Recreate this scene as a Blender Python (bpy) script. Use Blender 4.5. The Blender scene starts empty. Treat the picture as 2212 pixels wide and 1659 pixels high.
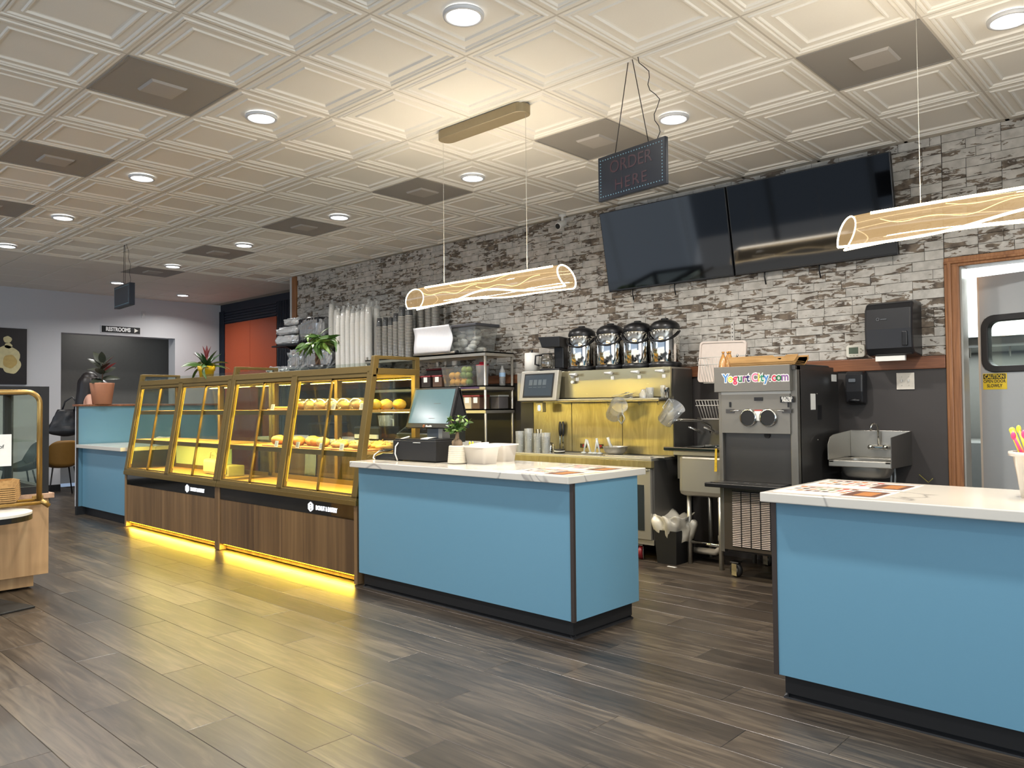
import bpy, math, random
from mathutils import Vector, Matrix, noise
random.seed(11)
sc = bpy.context.scene
COL = sc.collection
PI = math.pi
# ------------------------------------------------------------ camera
F_PX, YAW, PITCH, ROLL = 1687.5, 0.7516317, 0.0264462, -0.0098790
CAM = Vector((2.8943, -2.7707, 1.245))
_f = Vector((-math.sin(YAW)*math.cos(PITCH), math.cos(YAW)*math.cos(PITCH), math.sin(PITCH)))
_r0 = Vector((math.cos(YAW), math.sin(YAW), 0)); _u0 = _r0.cross(_f)
_r = math.cos(ROLL)*_r0 + math.sin(ROLL)*_u0
_u = -math.sin(ROLL)*_r0 + math.cos(ROLL)*_u0
cd = bpy.data.cameras.new('camera'); cam = bpy.data.objects.new('camera', cd); COL.objects.link(cam)
cd.sensor_width = 36; cd.lens = 36*F_PX/2212; cd.clip_start = .05
mw = Matrix.Identity(4)
for i in range(3):
    mw[i][0] = _r[i]; mw[i][1] = _u[i]; mw[i][2] = -_f[i]; mw[i][3] = CAM[i]
cam.matrix_world = mw
sc.camera = cam
# ------------------------------------------------------------ world, light, exposure
w = bpy.data.worlds.new('world'); sc.world = w; w.use_nodes = True
bg = w.node_tree.nodes['Background']; bg.inputs[0].default_value = (.55, .72, 1.0, 1); bg.inputs[1].default_value = .3
sc.view_settings.view_transform = 'Standard'; sc.view_settings.look = 'None'
sc.view_settings.gamma = 1; sc.view_settings.exposure = 0.6; sc.view_settings.use_curve_mapping = False
sc.cycles.max_bounces = 6; sc.cycles.diffuse_bounces = 3; sc.cycles.glossy_bounces = 3; sc.cycles.transmission_bounces = 3; sc.cycles.transparent_max_bounces = 16; sc.cycles.adaptive_threshold = .045; sc.cycles.caustics_reflective = False
sc.cycles.caustics_refractive = False; sc.cycles.sample_clamp_indirect = 4
CEIL = 3.053; T = .6096
DOWNLIGHT_W = 20.0
def area(name, loc, size, watts, color=(1, 1, 1), rot=(0, 0, 0), sy=None, shape=None, spread=PI):
    l = bpy.data.lights.new(name, 'AREA'); l.energy = watts; l.color = color; l.size = size; l.spread = spread
    if sy: l.shape = 'RECTANGLE'; l.size_y = sy
    if shape: l.shape = shape
    o = bpy.data.objects.new(name, l); o.location = loc; o.rotation_euler = rot; COL.objects.link(o); return o
# daylight-coloured fill lamps added out of view behind and beside the camera
area('rear_daylight_fill', (-1.0, -5.6, 1.5), 9.0, 16, (.72, .85, 1.0), (math.radians(90), 0, 0), sy=2.4)  # added front fill in place of unseen daylight
area('left_daylight_fill', (-7.2, -5.7, 1.5), 4.0, 38, (.74, .86, 1.0), (math.radians(90), 0, 0), sy=2.2)  # added lamp for unseen window daylight that cools the left wall
area('ceiling_fill', (-1.0, -5.9, .7), 9.0, 30, (1.0, .96, .9), (math.radians(128), 0, 0), sy=1.2)  # added lamp tilted up to brighten the ceiling
area('right_daylight_fill', (5.35, -2.6, 1.5), 4.0, 120, (.82, .92, 1.0), (math.radians(90), 0, math.radians(90)), sy=2.2)  # added lamp that lifts the faces turned to the right
# ------------------------------------------------------------ pixel rays (reference frame 2212 x 1659)
def ray(u, v): return _f + _r*((u-1106)/F_PX) - _u*((v-829.5)/F_PX)
def aty(u, v, y): d = ray(u, v); return CAM + d*((y-CAM.y)/d.y)
def atx(u, v, x): d = ray(u, v); return CAM + d*((x-CAM.x)/d.x)
def atz(u, v, z): d = ray(u, v); return CAM + d*((z-CAM.z)/d.z)
# ------------------------------------------------------------ materials
def lin(c):
    return tuple(((x/255/12.92) if x/255 <= .04045 else ((x/255+.055)/1.055)**2.4) for x in c) + (1,)
def newmat(name):
    m = bpy.data.materials.new(name); m.use_nodes = True
    nt = m.node_tree; return m, nt, nt.nodes['Principled BSDF']
def N(nt, t, **kw):
    n = nt.nodes.new(t)
    for k, v in kw.items(): setattr(n, k, v)
    return n
def L(nt, a, b): nt.links.new(a, b)
_mc = {}
def mat(name, c, rough=.5, metal=0, var=.06, scale=30, bump=0, stretch=(1, 1, 1), coat=0, emit=None, estr=0, spec=.5, trans=0, alpha=1):
    if name in _mc: return _mc[name]
    m, nt, p = newmat(name)
    tc = N(nt, 'ShaderNodeTexCoord'); mp = N(nt, 'ShaderNodeMapping'); mp.inputs['Scale'].default_value = stretch
    L(nt, tc.outputs['Object'], mp.inputs[0])
    no = N(nt, 'ShaderNodeTexNoise'); no.inputs['Scale'].default_value = scale; no.inputs['Detail'].default_value = 4
    L(nt, mp.outputs[0], no.inputs['Vector'])
    mx = N(nt, 'ShaderNodeMix', data_type='RGBA')
    b = lin(c); mx.inputs[6].default_value = tuple(min(1, x*(1-var)) for x in b[:3])+(1,)
    mx.inputs[7].default_value = tuple(min(1, x*(1+var)) for x in b[:3])+(1,)
    L(nt, no.outputs[0], mx.inputs[0]); L(nt, mx.outputs[2], p.inputs['Base Color'])
    p.inputs['Roughness'].default_value = rough; p.inputs['Metallic'].default_value = metal
    p.inputs['Specular IOR Level'].default_value = spec; p.inputs['Coat Weight'].default_value = coat
    p.inputs['Transmission Weight'].default_value = trans; p.inputs['Alpha'].default_value = alpha
    if bump:
        bu = N(nt, 'ShaderNodeBump'); bu.inputs['Strength'].default_value = bump; bu.inputs['Distance'].default_value = .002
        L(nt, no.outputs[0], bu.inputs['Height']); L(nt, bu.outputs[0], p.inputs['Normal'])
    if emit: p.inputs['Emission Color'].default_value = lin(emit); p.inputs['Emission Strength'].default_value = estr
    _mc[name] = m; return m
def emis(name, c, s):
    if name in _mc: return _mc[name]
    m, nt, p = newmat(name); nt.nodes.remove(p)
    e = N(nt, 'ShaderNodeEmission'); e.inputs[0].default_value = lin(c); e.inputs[1].default_value = s
    L(nt, e.outputs[0], nt.nodes['Material Output'].inputs[0]); _mc[name] = m; return m
def glass(name, tint=(245, 250, 248), refl=.12, body=None, bodyfac=0, rough=.02):
    """thin sheet glass / clear plastic: see-through with a fresnel gloss and an optional milky body"""
    if name in _mc: return _mc[name]
    m, nt, p = newmat(name)
    p.inputs['Base Color'].default_value = lin(body or (230, 235, 235)); p.inputs['Roughness'].default_value = .35
    tr = N(nt, 'ShaderNodeBsdfTransparent'); tr.inputs[0].default_value = lin(tint)
    gl = N(nt, 'ShaderNodeBsdfGlossy'); gl.inputs['Roughness'].default_value = rough
    lw = N(nt, 'ShaderNodeLayerWeight'); lw.inputs[0].default_value = .25
    mr = N(nt, 'ShaderNodeMapRange'); mr.inputs[3].default_value = refl*.5; mr.inputs[4].default_value = min(1, refl*4)
    L(nt, lw.outputs['Facing'], mr.inputs[0])
    m1 = N(nt, 'ShaderNodeMixShader'); m1.inputs[0].default_value = bodyfac; L(nt, tr.outputs[0], m1.inputs[1]); L(nt, p.outputs[0], m1.inputs[2])
    m2 = N(nt, 'ShaderNodeMixShader'); L(nt, mr.outputs[0], m2.inputs[0]); L(nt, m1.outputs[0], m2.inputs[1]); L(nt, gl.outputs[0], m2.inputs[2])
    L(nt, m2.outputs[0], nt.nodes['Material Output'].inputs[0]); _mc[name] = m; return m
def ramp(nt, stops, interp='LINEAR'):
    r = N(nt, 'ShaderNodeValToRGB'); cr = r.color_ramp; cr.interpolation = interp
    while len(cr.elements) < len(stops): cr.elements.new(.5)
    for e, (pos, c) in zip(cr.elements, stops): e.position = pos; e.color = lin(c) if max(c) > 1.01 else c
    return r
def rnd(nt):
    """one random number per piece, whether pieces are objects or islands of one mesh"""
    oi = N(nt, 'ShaderNodeObjectInfo'); ge = N(nt, 'ShaderNodeNewGeometry')
    a = N(nt, 'ShaderNodeMath', operation='ADD'); L(nt, oi.outputs['Random'], a.inputs[0]); L(nt, ge.outputs['Random Per Island'], a.inputs[1])
    f = N(nt, 'ShaderNodeMath', operation='FRACT'); L(nt, a.outputs[0], f.inputs[0]); return f.outputs[0]
def woodmat(name, cols, grain=(60, 60, 3), rough=.45, piece=False, warp=1.5, wscale=1.0, bump=.15, tone=.25, worldco=False, coat=0):
    """cols dark, mid, light; grain = scale along x, y, z (small = grain direction)"""
    if name in _mc: return _mc[name]
    m, nt, p = newmat(name)
    if worldco: co = N(nt, 'ShaderNodeNewGeometry').outputs['Position']
    else: co = N(nt, 'ShaderNodeTexCoord').outputs['Object']
    va = N(nt, 'ShaderNodeVectorMath', operation='ADD'); L(nt, co, va.inputs[0])
    if piece:
        r = rnd(nt); cx = N(nt, 'ShaderNodeCombineXYZ'); s1 = N(nt, 'ShaderNodeMath', operation='MULTIPLY'); s1.inputs[1].default_value = 37.3
        L(nt, r, s1.inputs[0]); [L(nt, s1.outputs[0], cx.inputs[i]) for i in range(3)]; L(nt, cx.outputs[0], va.inputs[1])
    mp = N(nt, 'ShaderNodeMapping'); mp.inputs['Scale'].default_value = grain; L(nt, va.outputs[0], mp.inputs[0])
    n1 = N(nt, 'ShaderNodeTexNoise'); n1.inputs['Scale'].default_value = wscale; n1.inputs['Detail'].default_value = 6; n1.inputs['Distortion'].default_value = warp
    L(nt, mp.outputs[0], n1.inputs['Vector'])
    mp2 = N(nt, 'ShaderNodeMapping'); mp2.inputs['Scale'].default_value = tuple(g*.12 for g in grain); L(nt, va.outputs[0], mp2.inputs[0])
    n2 = N(nt, 'ShaderNodeTexNoise'); n2.inputs['Scale'].default_value = wscale; n2.inputs['Detail'].default_value = 3; n2.inputs['Distortion'].default_value = .6
    L(nt, mp2.outputs[0], n2.inputs['Vector'])
    sm = N(nt, 'ShaderNodeMix', data_type='FLOAT'); sm.inputs[0].default_value = .5; L(nt, n1.outputs[0], sm.inputs[2]); L(nt, n2.outputs[0], sm.inputs[3])
    last = sm.outputs[0]
    if piece:
        tm = N(nt, 'ShaderNodeMapRange'); tm.inputs[3].default_value = -tone/2; tm.inputs[4].default_value = tone/2; L(nt, r, tm.inputs[0])
        ad = N(nt, 'ShaderNodeMath', operation='ADD'); L(nt, last, ad.inputs[0]); L(nt, tm.outputs[0], ad.inputs[1]); last = ad.outputs[0]
    rp = ramp(nt, [(.32, cols[0]), (.5, cols[1]), (.68, cols[2])]); L(nt, last, rp.inputs[0]); L(nt, rp.outputs[0], p.inputs['Base Color'])
    p.inputs['Roughness'].default_value = rough; p.inputs['Coat Weight'].default_value = coat
    bu = N(nt, 'ShaderNodeBump'); bu.inputs['Strength'].default_value = bump; bu.inputs['Distance'].default_value = .001
    L(nt, n1.outputs[0], bu.inputs['Height']); L(nt, bu.outputs[0], p.inputs['Normal'])
    _mc[name] = m; return m
def steel(name, c=(150, 148, 142), rough=.3, stretch=(2, 60, 60)):
    if name in _mc: return _mc[name]
    m, nt, p = newmat(name)
    tc = N(nt, 'ShaderNodeTexCoord'); mp = N(nt, 'ShaderNodeMapping'); mp.inputs['Scale'].default_value = stretch; L(nt, tc.outputs['Object'], mp.inputs[0])
    no = N(nt, 'ShaderNodeTexNoise'); no.inputs['Scale'].default_value = 4; no.inputs['Detail'].default_value = 5; L(nt, mp.outputs[0], no.inputs['Vector'])
    p.inputs['Base Color'].default_value = lin(c); p.inputs['Metallic'].default_value = .72
    mr = N(nt, 'ShaderNodeMapRange'); mr.inputs[3].default_value = rough*.75; mr.inputs[4].default_value = rough*1.3
    L(nt, no.outputs[0], mr.inputs[0]); L(nt, mr.outputs[0], p.inputs['Roughness'])
    _mc[name] = m; return m
# ------------------------------------------------------------ mesh builder
class MB:
    def __init__(s): s.v = []; s.f = []; s.m = []; s.s = []
    def add(s, vs, fs, mi=0, smooth=False, M=None):
        b = len(s.v)
        for p in vs: s.v.append(tuple(M @ Vector(p)) if M else tuple(p))
        for f in fs: s.f.append([b+i for i in f]); s.m.append(mi); s.s.append(smooth)
        return s
    def box(s, x0, x1, y0, y1, z0, z1, mi=0, M=None):
        v = [(x0, y0, z0), (x1, y0, z0), (x1, y1, z0), (x0, y1, z0), (x0, y0, z1), (x1, y0, z1), (x1, y1, z1), (x0, y1, z1)]
        return s.add(v, [(0, 3, 2, 1), (4, 5, 6, 7), (0, 1, 5, 4), (1, 2, 6, 5), (2, 3, 7, 6), (3, 0, 4, 7)], mi, False, M)
    def cb(s, c, d, mi=0, M=None):
        return s.box(c[0]-d[0]/2, c[0]+d[0]/2, c[1]-d[1]/2, c[1]+d[1]/2, c[2]-d[2]/2, c[2]+d[2]/2, mi, M)
    def hexa(s, q, mi=0):
        """8 corners, order as box"""
        return s.add(q, [(0, 3, 2, 1), (4, 5, 6, 7), (0, 1, 5, 4), (1, 2, 6, 5), (2, 3, 7, 6), (3, 0, 4, 7)], mi)
    def tube(s, path, r, n=8, mi=0, closed=False, caps=True, smooth=True):
        P = [Vector(p) for p in path]; k = len(P); rr = r if isinstance(r, (list, tuple)) else [r]*k
        b = len(s.v); up = None; rings = []
        for i in range(k):
            if closed: t = P[(i+1) % k]-P[i-1]
            else: t = P[min(i+1, k-1)]-P[max(i-1, 0)]
            t.normalize()
            if up is None:
                up = Vector((0, 0, 1)) if abs(t.z) < .9 else Vector((1, 0, 0))
            up = (up - t*up.dot(t)); up.normalize(); sd = t.cross(up)
            for j in range(n):
                a = 2*PI*j/n; s.v.append(tuple(P[i]+(up*math.cos(a)+sd*math.sin(a))*rr[i]))
        for i in range(k if closed else k-1):
            i2 = (i+1) % k
            for j in range(n):
                j2 = (j+1) % n; s.f.append([b+i*n+j, b+i2*n+j, b+i2*n+j2, b+i*n+j2]); s.m.append(mi); s.s.append(smooth)
        if caps and not closed:
            s.f.append([b+j for j in range(n)]); s.m.append(mi); s.s.append(False)
            s.f.append([b+(k-1)*n+n-1-j for j in range(n)]); s.m.append(mi); s.s.append(False)
        return s
    def cyl(s, p0, p1, r, r1=None, n=16, mi=0, caps=True): return s.tube([p0, p1], [r, r1 if r1 is not None else r], n, mi, False, caps)
    def lathe(s, prof, n=20, mi=0, c=(0, 0, 0), smooth=True, M=None, a0=0, a1=2*PI):
        full = abs(a1-a0-2*PI) < 1e-6; cols = n if full else n+1; vs = []; fs = []
        for j in range(cols):
            a = a0+(a1-a0)*j/n
            for (r, z) in prof: vs.append((c[0]+r*math.cos(a), c[1]+r*math.sin(a), c[2]+z))
        k = len(prof)
        for j in range(n):
            j2 = (j+1) % cols
            for i in range(k-1):
                q = [j*k+i, j2*k+i, j2*k+i+1, j*k+i+1]
                if prof[i][0] < 1e-7: q = [q[0], q[2], q[3]]
                elif prof[i+1][0] < 1e-7: q = [q[0], q[1], q[2]]
                fs.append(q)
        return s.add(vs, fs, mi, smooth, M)
    def prism(s, poly, a, b, axis='y', mi=0, M=None, smooth=False):
        n = len(poly)
        def pt(p, t): return {'y': (p[0], t, p[1]), 'x': (t, p[0], p[1]), 'z': (p[0], p[1], t)}[axis]
        vs = [pt(p, a) for p in poly]+[pt(p, b) for p in poly]
        fs = [list(range(n)), list(range(2*n-1, n-1, -1))]
        b0 = len(s.v); s.add(vs, fs, mi, False, M)
        for i in range(n):
            j = (i+1) % n; s.f.append([b0+i, b0+n+i, b0+n+j, b0+j]); s.m.append(mi); s.s.append(smooth)
        return s
    def ball(s, c, r, nu=12, nv=8, mi=0, M=None, jit=0, seed=0):
        r = r if isinstance(r, (tuple, list)) else (r, r, r); vs = [(c[0], c[1], c[2]-r[2])]; fs = []
        for i in range(1, nv):
            th = PI*i/nv
            for j in range(nu):
                a = 2*PI*j/nu; d = Vector((math.sin(th)*math.cos(a), math.sin(th)*math.sin(a), -math.cos(th)))
                k = 1+(jit*noise.noise(d*2.2+Vector((seed, seed*.7, 0))) if jit else 0)
                vs.append((c[0]+d.x*r[0]*k, c[1]+d.y*r[1]*k, c[2]+d.z*r[2]*k))
        vs.append((c[0], c[1], c[2]+r[2])); e = len(vs)-1
        for j in range(nu): fs.append((0, 1+(j+1) % nu, 1+j)); fs.append((e, e-nu+j, e-nu+(j+1) % nu))
        for i in range(nv-2):
            for j in range(nu):
                a = 1+i*nu; b2 = a+nu; fs.append((a+j, a+(j+1) % nu, b2+(j+1) % nu, b2+j))
        return s.add(vs, fs, mi, True, M)
    def grid(s, nu, nv, fn, mi=0, smooth=True, thick=0):
        vs = [fn(i/nu, j/nv) for j in range(nv+1) for i in range(nu+1)]
        fs = [(j*(nu+1)+i, j*(nu+1)+i+1, (j+1)*(nu+1)+i+1, (j+1)*(nu+1)+i) for j in range(nv) for i in range(nu)]
        return s.add(vs, fs, mi, smooth)
    def build(s, name, mats, parent=None, loc=None, bevel=0, rot=None, seg=2, solid=0, subd=0):
        me = bpy.data.meshes.new(name); me.from_pydata(s.v, [], s.f)
        me.polygons.foreach_set('material_index', s.m); me.polygons.foreach_set('use_smooth', s.s)
        for m_ in (mats if isinstance(mats, (list, tuple)) else [mats]): me.materials.append(m_)
        me.update()
        o = bpy.data.objects.new(name, me); COL.objects.link(o)
        if parent: o.parent = parent
        if loc is not None: o.location = loc
        if rot is not None: o.rotation_euler = rot
        if solid: md = o.modifiers.new('solid', 'SOLIDIFY'); md.thickness = solid; md.offset = 0
        if bevel: md = o.modifiers.new('bevel', 'BEVEL'); md.width = bevel; md.segments = seg; md.limit_method = 'ANGLE'; md.angle_limit = .7
        if subd: md = o.modifiers.new('subd', 'SUBSURF'); md.levels = subd; md.render_levels = subd
        return o
def tag(o, label, cat, group=None):
    o['label'] = label; o['category'] = cat
    if group: o['group'] = group
    return o
def struct(o): o['kind'] = 'structure'; return o
def thing(name, label, cat, loc=(0, 0, 0), rz=0, group=None):
    o = bpy.data.objects.new(name, None); o.empty_display_size = .1; COL.objects.link(o)
    o.location = loc; o.rotation_euler = (0, 0, rz); return tag(o, label, cat, group)
def dup(root, loc, rz=0, label=None, group=None):
    r = root.copy(); COL.objects.link(r); r.location = loc; r.rotation_euler = (0, 0, rz)
    if label: r['label'] = label
    if group: r['group'] = group
    for ch in list(root.children):
        c = ch.copy(); COL.objects.link(c); c.parent = r
        for g in list(ch.children): d = g.copy(); COL.objects.link(d); d.parent = c
    return r
def text(name, body, size, m, parent, loc, rot=(PI/2, 0, 0), ext=.0008, sx=1, bold=0, align='CENTER', sp=1):
    c = bpy.data.curves.new(name, 'FONT'); c.body = body; c.size = size; c.extrude = ext; c.offset = bold
    c.align_x = align; c.align_y = 'CENTER'; c.space_character = sp; c.materials.append(m); c.resolution_u = 3
    o = bpy.data.objects.new(name, c); COL.objects.link(o); o.parent = parent; o.location = loc; o.rotation_euler = rot; o.scale = (sx, 1, 1)
    me = bpy.data.meshes.new_from_object(o); bpy.data.objects.remove(o)
    o = bpy.data.objects.new(name, me); COL.objects.link(o); o.parent = parent; o.location = loc; o.rotation_euler = rot; o.scale = (sx, 1, 1); return o
def rrect(x0, x1, y0, y1, r, n=5):
    p = []
    for cx, cy, a in ((x1-r, y1-r, 0), (x0+r, y1-r, PI/2), (x0+r, y0+r, PI), (x1-r, y0+r, 1.5*PI)):
        for i in range(n+1): t = a+PI/2*i/n; p.append((cx+r*math.cos(t), cy+r*math.sin(t)))
    return p
def framepoly(mb, outer, inner, a, b, axis='y', mi=0):
    """ring between two outlines with the same number of points, extruded a..b"""
    n = len(outer)
    def pt(p, t): return {'y': (p[0], t, p[1]), 'x': (t, p[0], p[1]), 'z': (p[0], p[1], t)}[axis]
    vs = [pt(p, a) for p in outer]+[pt(p, a) for p in inner]+[pt(p, b) for p in outer]+[pt(p, b) for p in inner]; fs = []
    for i in range(n):
        j = (i+1) % n; fs += [(i, j, n+j, n+i), (2*n+i, 3*n+i, 3*n+j, 2*n+j), (i, 2*n+i, 2*n+j, j), (n+i, n+j, 3*n+j, 3*n+i)]
    return mb.add(vs, fs, mi)
# common materials
STEEL = steel('brushed_steel', (182, 178, 168), .32)
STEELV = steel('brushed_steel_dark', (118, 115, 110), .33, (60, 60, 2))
CHROME = mat('chrome', (225, 225, 222), .06, 1, .02)
GOLDM = mat('gold_satin_metal', (116, 96, 52), .38, .5, .08)
BLACKP = mat('black_plastic', (18, 18, 20), .35, 0, .1)
BLACKM = mat('black_matte', (14, 14, 16), .6, 0, .1)
WHITEP = mat('white_plastic', (222, 220, 214), .4)
CLEAR = glass('clear_plastic', (246, 248, 248), .2, (240, 242, 242), .3)
MILKY = glass('milky_plastic', (230, 235, 235), .12, (220, 222, 220), .55)
PANE = glass('pane_glass', (244, 247, 242), .05)
SMOKE = glass('dark_pane_glass', (150, 158, 158), .12)
LEDY = emis('led_yellow', (255, 205, 30), 9)
PAPER = mat('white_paper', (232, 230, 222), .7)
SKIN = mat('skin', (198, 150, 128), .55)
# ============================================================ SETTING
LW, BW, AW = -10.3, 3.10, 3.80      # left wall x, brick wall y, alcove wall y
WX = -6.75                          # left end of the brick wall
# floor planks
PLANK = woodmat('floor_plank_vinyl', [(32, 28, 24), (61, 53, 45), (98, 87, 73)], (1.5, 18, 1), .33, True, 1.6, 1.5, .10, .11, worldco=True)
fl = struct(MB().box(-11, 5.5, -6, 5.6, -.06, -.006).build('floor', mat('floor_joint', (40, 36, 32), .8)))
PW, PL = .205, 1.22
def plank_mesh(L_, W_):
    g = .0005; b = .0016; mb = MB()
    vs = [(g, g, -.005), (L_-g, g, -.005), (L_-g, W_-g, -.005), (g, W_-g, -.005), (g, g, -.0012), (L_-g, g, -.0012), (L_-g, W_-g, -.0012), (g, W_-g, -.0012),
          (g+b, g+b, 0), (L_-g-b, g+b, 0), (L_-g-b, W_-g-b, 0), (g+b, W_-g-b, 0)]
    fs = [(0, 1, 5, 4), (1, 2, 6, 5), (2, 3, 7, 6), (3, 0, 4, 7), (4, 5, 9, 8), (5, 6, 10, 9), (6, 7, 11, 10), (7, 4, 8, 11), (8, 9, 10, 11)]
    return vs, fs
pv, pf = plank_mesh(PL, PW)
pm = bpy.data.meshes.new('plank'); pm.from_pydata(pv, [], pf); pm.materials.append(PLANK)
def proj(p):
    d = Vector(p)-CAM; z = d.dot(_f)
    return (1106+F_PX*d.dot(_r)/z, 829.5-F_PX*d.dot(_u)/z, z) if z > .1 else (1e6, 1e6, z)
spots = []
row = 0; y = -3.051
while y < 3.75:
    ox = (row*.467) % PL + random.uniform(-.12, .12)
    x = -11.2+ox
    while x < 4.6:
        if not (y > BW-.05 and x > WX+.1):
            u, v, z = proj((x+PL/2, y+PW/2, 0)); inside = -300 < u < 2500 and v < 1900
            spots.append((0 if inside else 1, z if z > 0 else 99, x, y))
        x += PL
    y += PW; row += 1
spots.sort()
for k, (a_, z_, x, y) in enumerate(spots[:298]):
    o = bpy.data.objects.new('floor_plank', pm); COL.objects.link(o); o.parent = fl; o.location = (x, y, 0)
rest = MB()
for (_, _, x, y) in spots[298:]: rest.add([(x+a, y+b, c) for a, b, c in pv], pf)
o = rest.build('floor_planks_far', PLANK, fl); o['kind'] = 'stuff'
# ceiling
CT = mat('ceiling_tile_paint', (232, 227, 216), .62, 0, .03, 140, .1)
CG = mat('ceiling_grid_paint', (196, 188, 174), .5)
ce = struct(MB().box(-10.5, 5.5, -6, 4.1, CEIL+.03, CEIL+.08).build('ceiling', mat('ceiling_deck', (120, 114, 104), .9)))
def tile_mesh(prof, name):
    h = T/2-.006; vs = []; fs = []
    for ins, z in prof:
        q = h-ins; vs += [(-q, -q, z), (q, -q, z), (q, q, z), (-q, q, z)]
    for i in range(len(prof)-1):
        for j in range(4):
            a = i*4+j; b = i*4+(j+1) % 4; fs.append((a, a+4, b+4, b))
    k = (len(prof)-1)*4; fs.append((k+3, k+2, k+1, k))
    me = bpy.data.meshes.new(name); me.from_pydata(vs, [], fs); me.materials.append(CT); return me
tm = tile_mesh([(0, .012), (0, -.001), (.018, -.001), (.024, -.007), (.032, -.007), (.038, .001), (.046, -.004), (.052, -.004), (.060, .004), (.098, .004), (.104, -.003), (.112, -.003), (.120, .006), (.128, .008)], 'coffered_tile')
tf = tile_mesh([(0, .012), (0, -.001), (.01, -.002)], 'flat_tile')
VENTS = [(a, 2) for a in (2, -1, -4, -7, -10, -13)]+[(a, -2) for a in (-3, -6, -9, -12)]
LAMPS = [(a, -1) for a in (3, 0, -3, -6, -9, -12)]+[(a, 2) for a in (3, 0, -3, -6, -9, -12, -15)]+[(-16, 4)]+[(a, -4) for a in (0, -3, -6, -9, -12)]
tiles = []
for a in range(-17, 5):
    for b in range(-5, 6):
        if b == 5 and a > -12: continue
        if (a, b) in VENTS: continue
        o = bpy.data.objects.new('ceiling_tile', tf if a < -12 else tm); COL.objects.link(o); o.parent = ce
        o.location = ((a+.5)*T, (b+.5)*T, CEIL); tiles.append(o)
g = MB()
for a in range(-17, 9): g.box(a*T-.0115, a*T+.0115, -6, 3.8 if a < -10 else BW, CEIL, CEIL+.01)
for b in range(-9, 7): g.box(LW, 5.4 if b < 6 else WX, b*T-.0115, b*T+.0115, CEIL+.0004, CEIL+.0104)
o = g.build('ceiling_grid', CG, ce); o['kind'] = 'structure'
o = MB().box(WX, 5.4, BW-.04, BW, CEIL, CEIL+.01).box(LW, WX, AW-.13, AW, CEIL, CEIL+.01).build('ceiling_border', CG, ce); o['kind'] = 'structure'
# ceiling returns behind the camera as one joined part
g = MB()
for a in range(-17, 9):
    for b in range(-10, -5): g.box(a*T+.012, (a+1)*T-.012, b*T+.012, (b+1)*T-.012, CEIL+.001, CEIL+.012)
for a in range(5, 9):
    for b in range(-5, 5): g.box(a*T+.012, (a+1)*T-.012, b*T+.012, (b+1)*T-.012, CEIL+.001, CEIL+.012)
o = g.build('ceiling_tiles_far', CT, ce); o['kind'] = 'stuff'
# walls
PAINT = mat('wall_paint_grey', (196, 197, 200), .75, 0, .02, 60, .05)
NAVY = mat('navy_paint', (26, 34, 48), .55)
CHAR = mat('charcoal_wall_panel', (62, 58, 56), .55, 0, .05, 200, .05)
WOODTRIM = woodmat('red_oak_trim', [(88, 52, 34), (124, 78, 52), (150, 100, 68)], (2, 40, 40), .4)
WOODTRIMV = woodmat('red_oak_trim_upright', [(108, 68, 40), (146, 98, 60), (174, 126, 84)], (40, 40, 2), .4)
OY0, OY1, OZ = 1.242, 2.99, 2.42     # opening in the left wall
wl = MB().box(LW-.25, LW, -6, OY0, 0, CEIL+.05).box(LW-.25, LW, OY1, AW+.2, 0, CEIL+.05).box(LW-.25, LW, OY0, OY1, OZ, CEIL+.05)
wl = struct(wl.build('wall_left', PAINT))
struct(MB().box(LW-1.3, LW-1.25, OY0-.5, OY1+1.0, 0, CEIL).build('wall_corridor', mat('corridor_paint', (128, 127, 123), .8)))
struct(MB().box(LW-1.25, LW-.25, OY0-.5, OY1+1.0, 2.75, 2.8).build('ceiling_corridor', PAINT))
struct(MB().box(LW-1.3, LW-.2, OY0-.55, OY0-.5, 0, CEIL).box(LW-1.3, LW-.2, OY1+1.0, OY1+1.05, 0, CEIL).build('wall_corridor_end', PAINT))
struct(MB().box(LW, LW+.012, -6, OY0, 0, .1).box(LW, LW+.012, OY1, AW, 0, .1).build('baseboard_left', BLACKM))
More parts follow.
